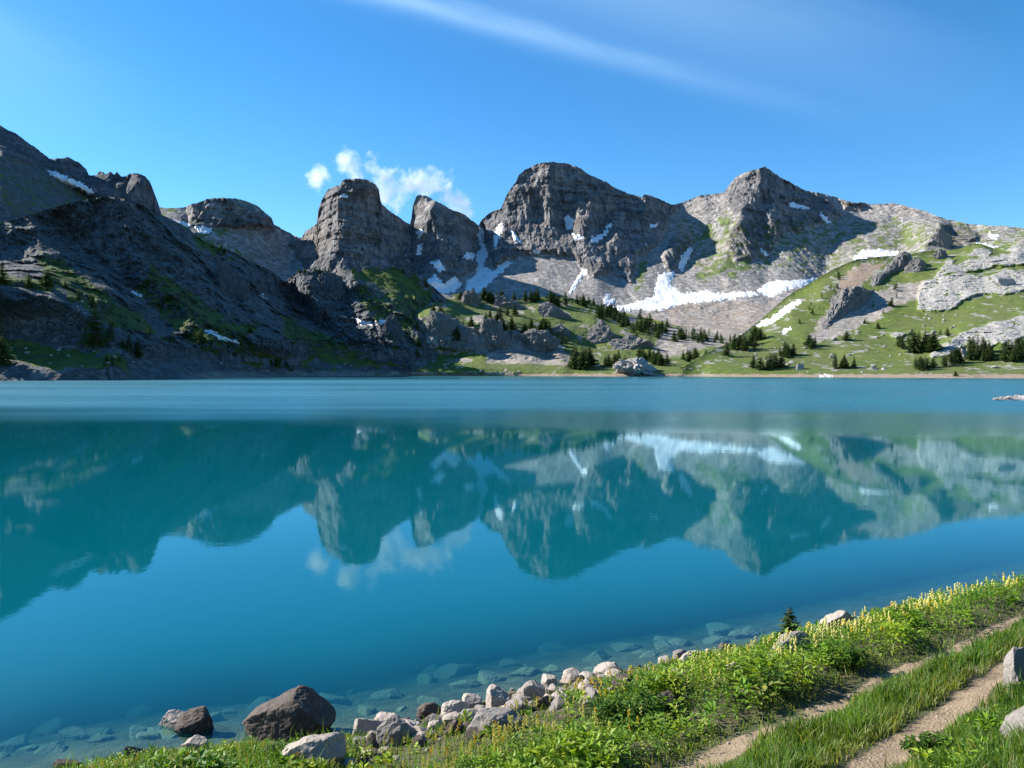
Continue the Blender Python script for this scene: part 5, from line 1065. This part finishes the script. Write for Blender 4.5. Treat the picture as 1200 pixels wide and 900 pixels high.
# ---- bushes of large leaves
M_BUSH = plant_mat('bush_leaves', [(.035, .10, .014), (.08, .18, .022), (.16, .24, .03), (.2, .25, .06)])
M_STEM = plant_mat('stems', [(.10, .12, .04), (.16, .13, .07), (.22, .12, .07), (.3, .24, .16)], .1)
def stalk(V, Fc, a, b, r0, r1):
    a, b = np.array(a, float), np.array(b, float); i = len(V)
    for p, r in ((a, r0), (b, r1)):
        for k in range(5): V.append(p + np.array((math.cos(k * 1.2566) * r, math.sin(k * 1.2566) * r, 0)))
    for k in range(5): Fc.append((i + k, i + (k + 1) % 5, i + 5 + (k + 1) % 5, i + 5 + k))
def bush(px, py, wpx, hpx, label, leaf=.10, dens=1.0, seed=1):
    X, D, Z = on_bank(px, py); w = wpx * D / F; h = hpx * D / F; q = np.random.default_rng(seed)
    e = bpy.data.objects.new('leafy_bush', None); COL.objects.link(e); e.location = (X, D, Z); tag(e, label, 'bush')
    V, Fc, B, Dr = [], [], [], []
    for i in range(int(34 * dens)):
        a = q.uniform(0, 6.28); r = w / 2 * q.random() ** .5; tip = np.array((r * math.cos(a), r * math.sin(a) * .7, h * (1.02 - .55 * (r / (w / 2)) ** 2) * q.uniform(.75, 1.05)))
        bs = tip * np.array((.45, .45, 0)); stalk(V, Fc, bs, tip, .005, .002)
        for j in range(15):
            f = q.uniform(.3, 1); B.append(bs + (tip - bs) * f); aa = q.uniform(0, 6.28); el = q.uniform(-.25, .7); Dr.append((math.cos(aa) * math.cos(el), math.sin(aa) * math.cos(el), math.sin(el)))
    m = mesh_obj('stem', np.array(V), Fc, M_STEM, e, cols=np.tile([.2, .1, 0, 1], (len(V), 1)), cname='tint')
    n = len(B); tt = np.stack([q.random(n), q.random(n) ** 2 * .8, 0 * q.random(n), np.ones(n)], -1)
    leaves('foliage', np.array(B), np.array(Dr), leaf * q.uniform(.6, 1.25, n), leaf * .24 * q.uniform(.7, 1.3, n), M_BUSH, tt, e)
bush(745, 856, 96, 52, 'large-leaved dark green bush beside the dark upright boulder', .10, 1.7, 1)
bush(705, 846, 50, 34, 'leafy bush with yellow flowers left of the large-leaved dark bush', .06, 1.0, 2)
bush(995, 785, 60, 34, 'broad leafy bush on the bank right below the square pink block', .085, 1.0, 3)
bush(1090, 888, 70, 30, 'low broad-leaved bush in the grass at the lower right', .08, 1.1, 4)
bush(905, 815, 70, 34, 'dark leafy bush hanging over the track below the leaning grey slab', .065, 1.2, 5)
bush(330, 892, 60, 22, 'bright leafy bush in front of the largest boulder', .05, 1.2, 6)
# ---- little spruce at the water's edge
X, D, Z = on_bank(926, 755); a, b_, j_ = TREES[5]; e = bpy.data.objects.new('spruce_sapling', None); COL.objects.link(e)
for nm, me in (('trunk', a), ('crown', b_)):
    c_ = bpy.data.objects.new(nm, me); COL.objects.link(c_); c_.parent = e
hh_ = 46 * D / F; e.location = (X, D, Z - .02); e.scale = (hh_ * 1.2, hh_ * 1.2, hh_); tag(e, 'little spruce sapling at the water edge above the leaning grey slab', 'sapling')
# ---- dry stalks and flower heads against the water
def stem_plant(name, px, py, hpx, label, cat, headed, seed):
    X, D, Z = on_bank(px, py); h = hpx * D / F; q = np.random.default_rng(seed); e = bpy.data.objects.new(name, None); COL.objects.link(e); e.location = (X, D, Z - .02); tag(e, label, cat)
    V, Fc = [], []; lx = q.normal(0, .04) * h; stalk(V, Fc, (0, 0, 0), (lx * .4, 0, h * .55), .007, .006); stalk(V, Fc, (lx * .4, 0, h * .55), (lx, 0, h), .006, .003)
    mesh_obj('stem', np.array(V), Fc, M_STEM, e, cols=np.tile([.9, .1 if headed else .9, .2, 1], (len(V), 1)), cname='tint')
    n = 46 if headed else 16; th = q.uniform(0, 6.28, n); el = q.uniform(-.2, 1.4, n); d = np.stack([np.cos(th) * np.cos(el), np.sin(th) * np.cos(el), np.sin(el)], -1)
    B = np.array([lx, 0, h]) + d * (.02 if headed else .004) + (np.array([0, 0, -1.0]) * (q.random(n) * (.05 if headed else .12))[:, None])
    leaves('flower_head' if headed else 'seed_head', B, d, np.full(n, .035 if headed else .018), np.full(n, .010 if headed else .004), M_HERB if headed else M_STEM, np.tile([1, .8, .3, 1] if headed else [.5, .8, .4, 1], (n, 1)), e)
for i, (px, py, h, hd, lab) in enumerate([(670,806,24,0,'tall thin dry stalk standing against the water left of the brown stub'), (685,800,16,0,'short reddish dry stub against the water'), (696,800,14,0,'thin dry stalk right of the reddish stub'),
  (737,804,24,1,'yellowish flower head on a tall stem above the brown slab rock'), (762,790,14,1,'small flower head left of the pale pink waterside rock'), (776,786,12,1,'small flower head just left of the pale pink waterside rock'),
  (788,783,12,1,'flower head touching the pale pink waterside rock'), (887,765,22,0,'thin grass-like stalk left of the little spruce'), (878,768,14,0,'short thin stalk at the water left of the spruce'), (903,760,10,0,'thin reddish stalk beside the little spruce'),
  (868,772,12,0,'short stalk at the water edge above the flowering plants'), (1010,733,16,1,'leafy flower stem just right of the square pink block'), (1022,729,16,1,'second leafy flower stem right of the square pink block'), (1170,680,12,0,'thin dry stalk on the bank crest near the right edge')]):
    stem_plant('dry_stalk' if not hd else 'flower_stem', px, py, h, lab, 'stalk' if not hd else 'flower', hd, i)
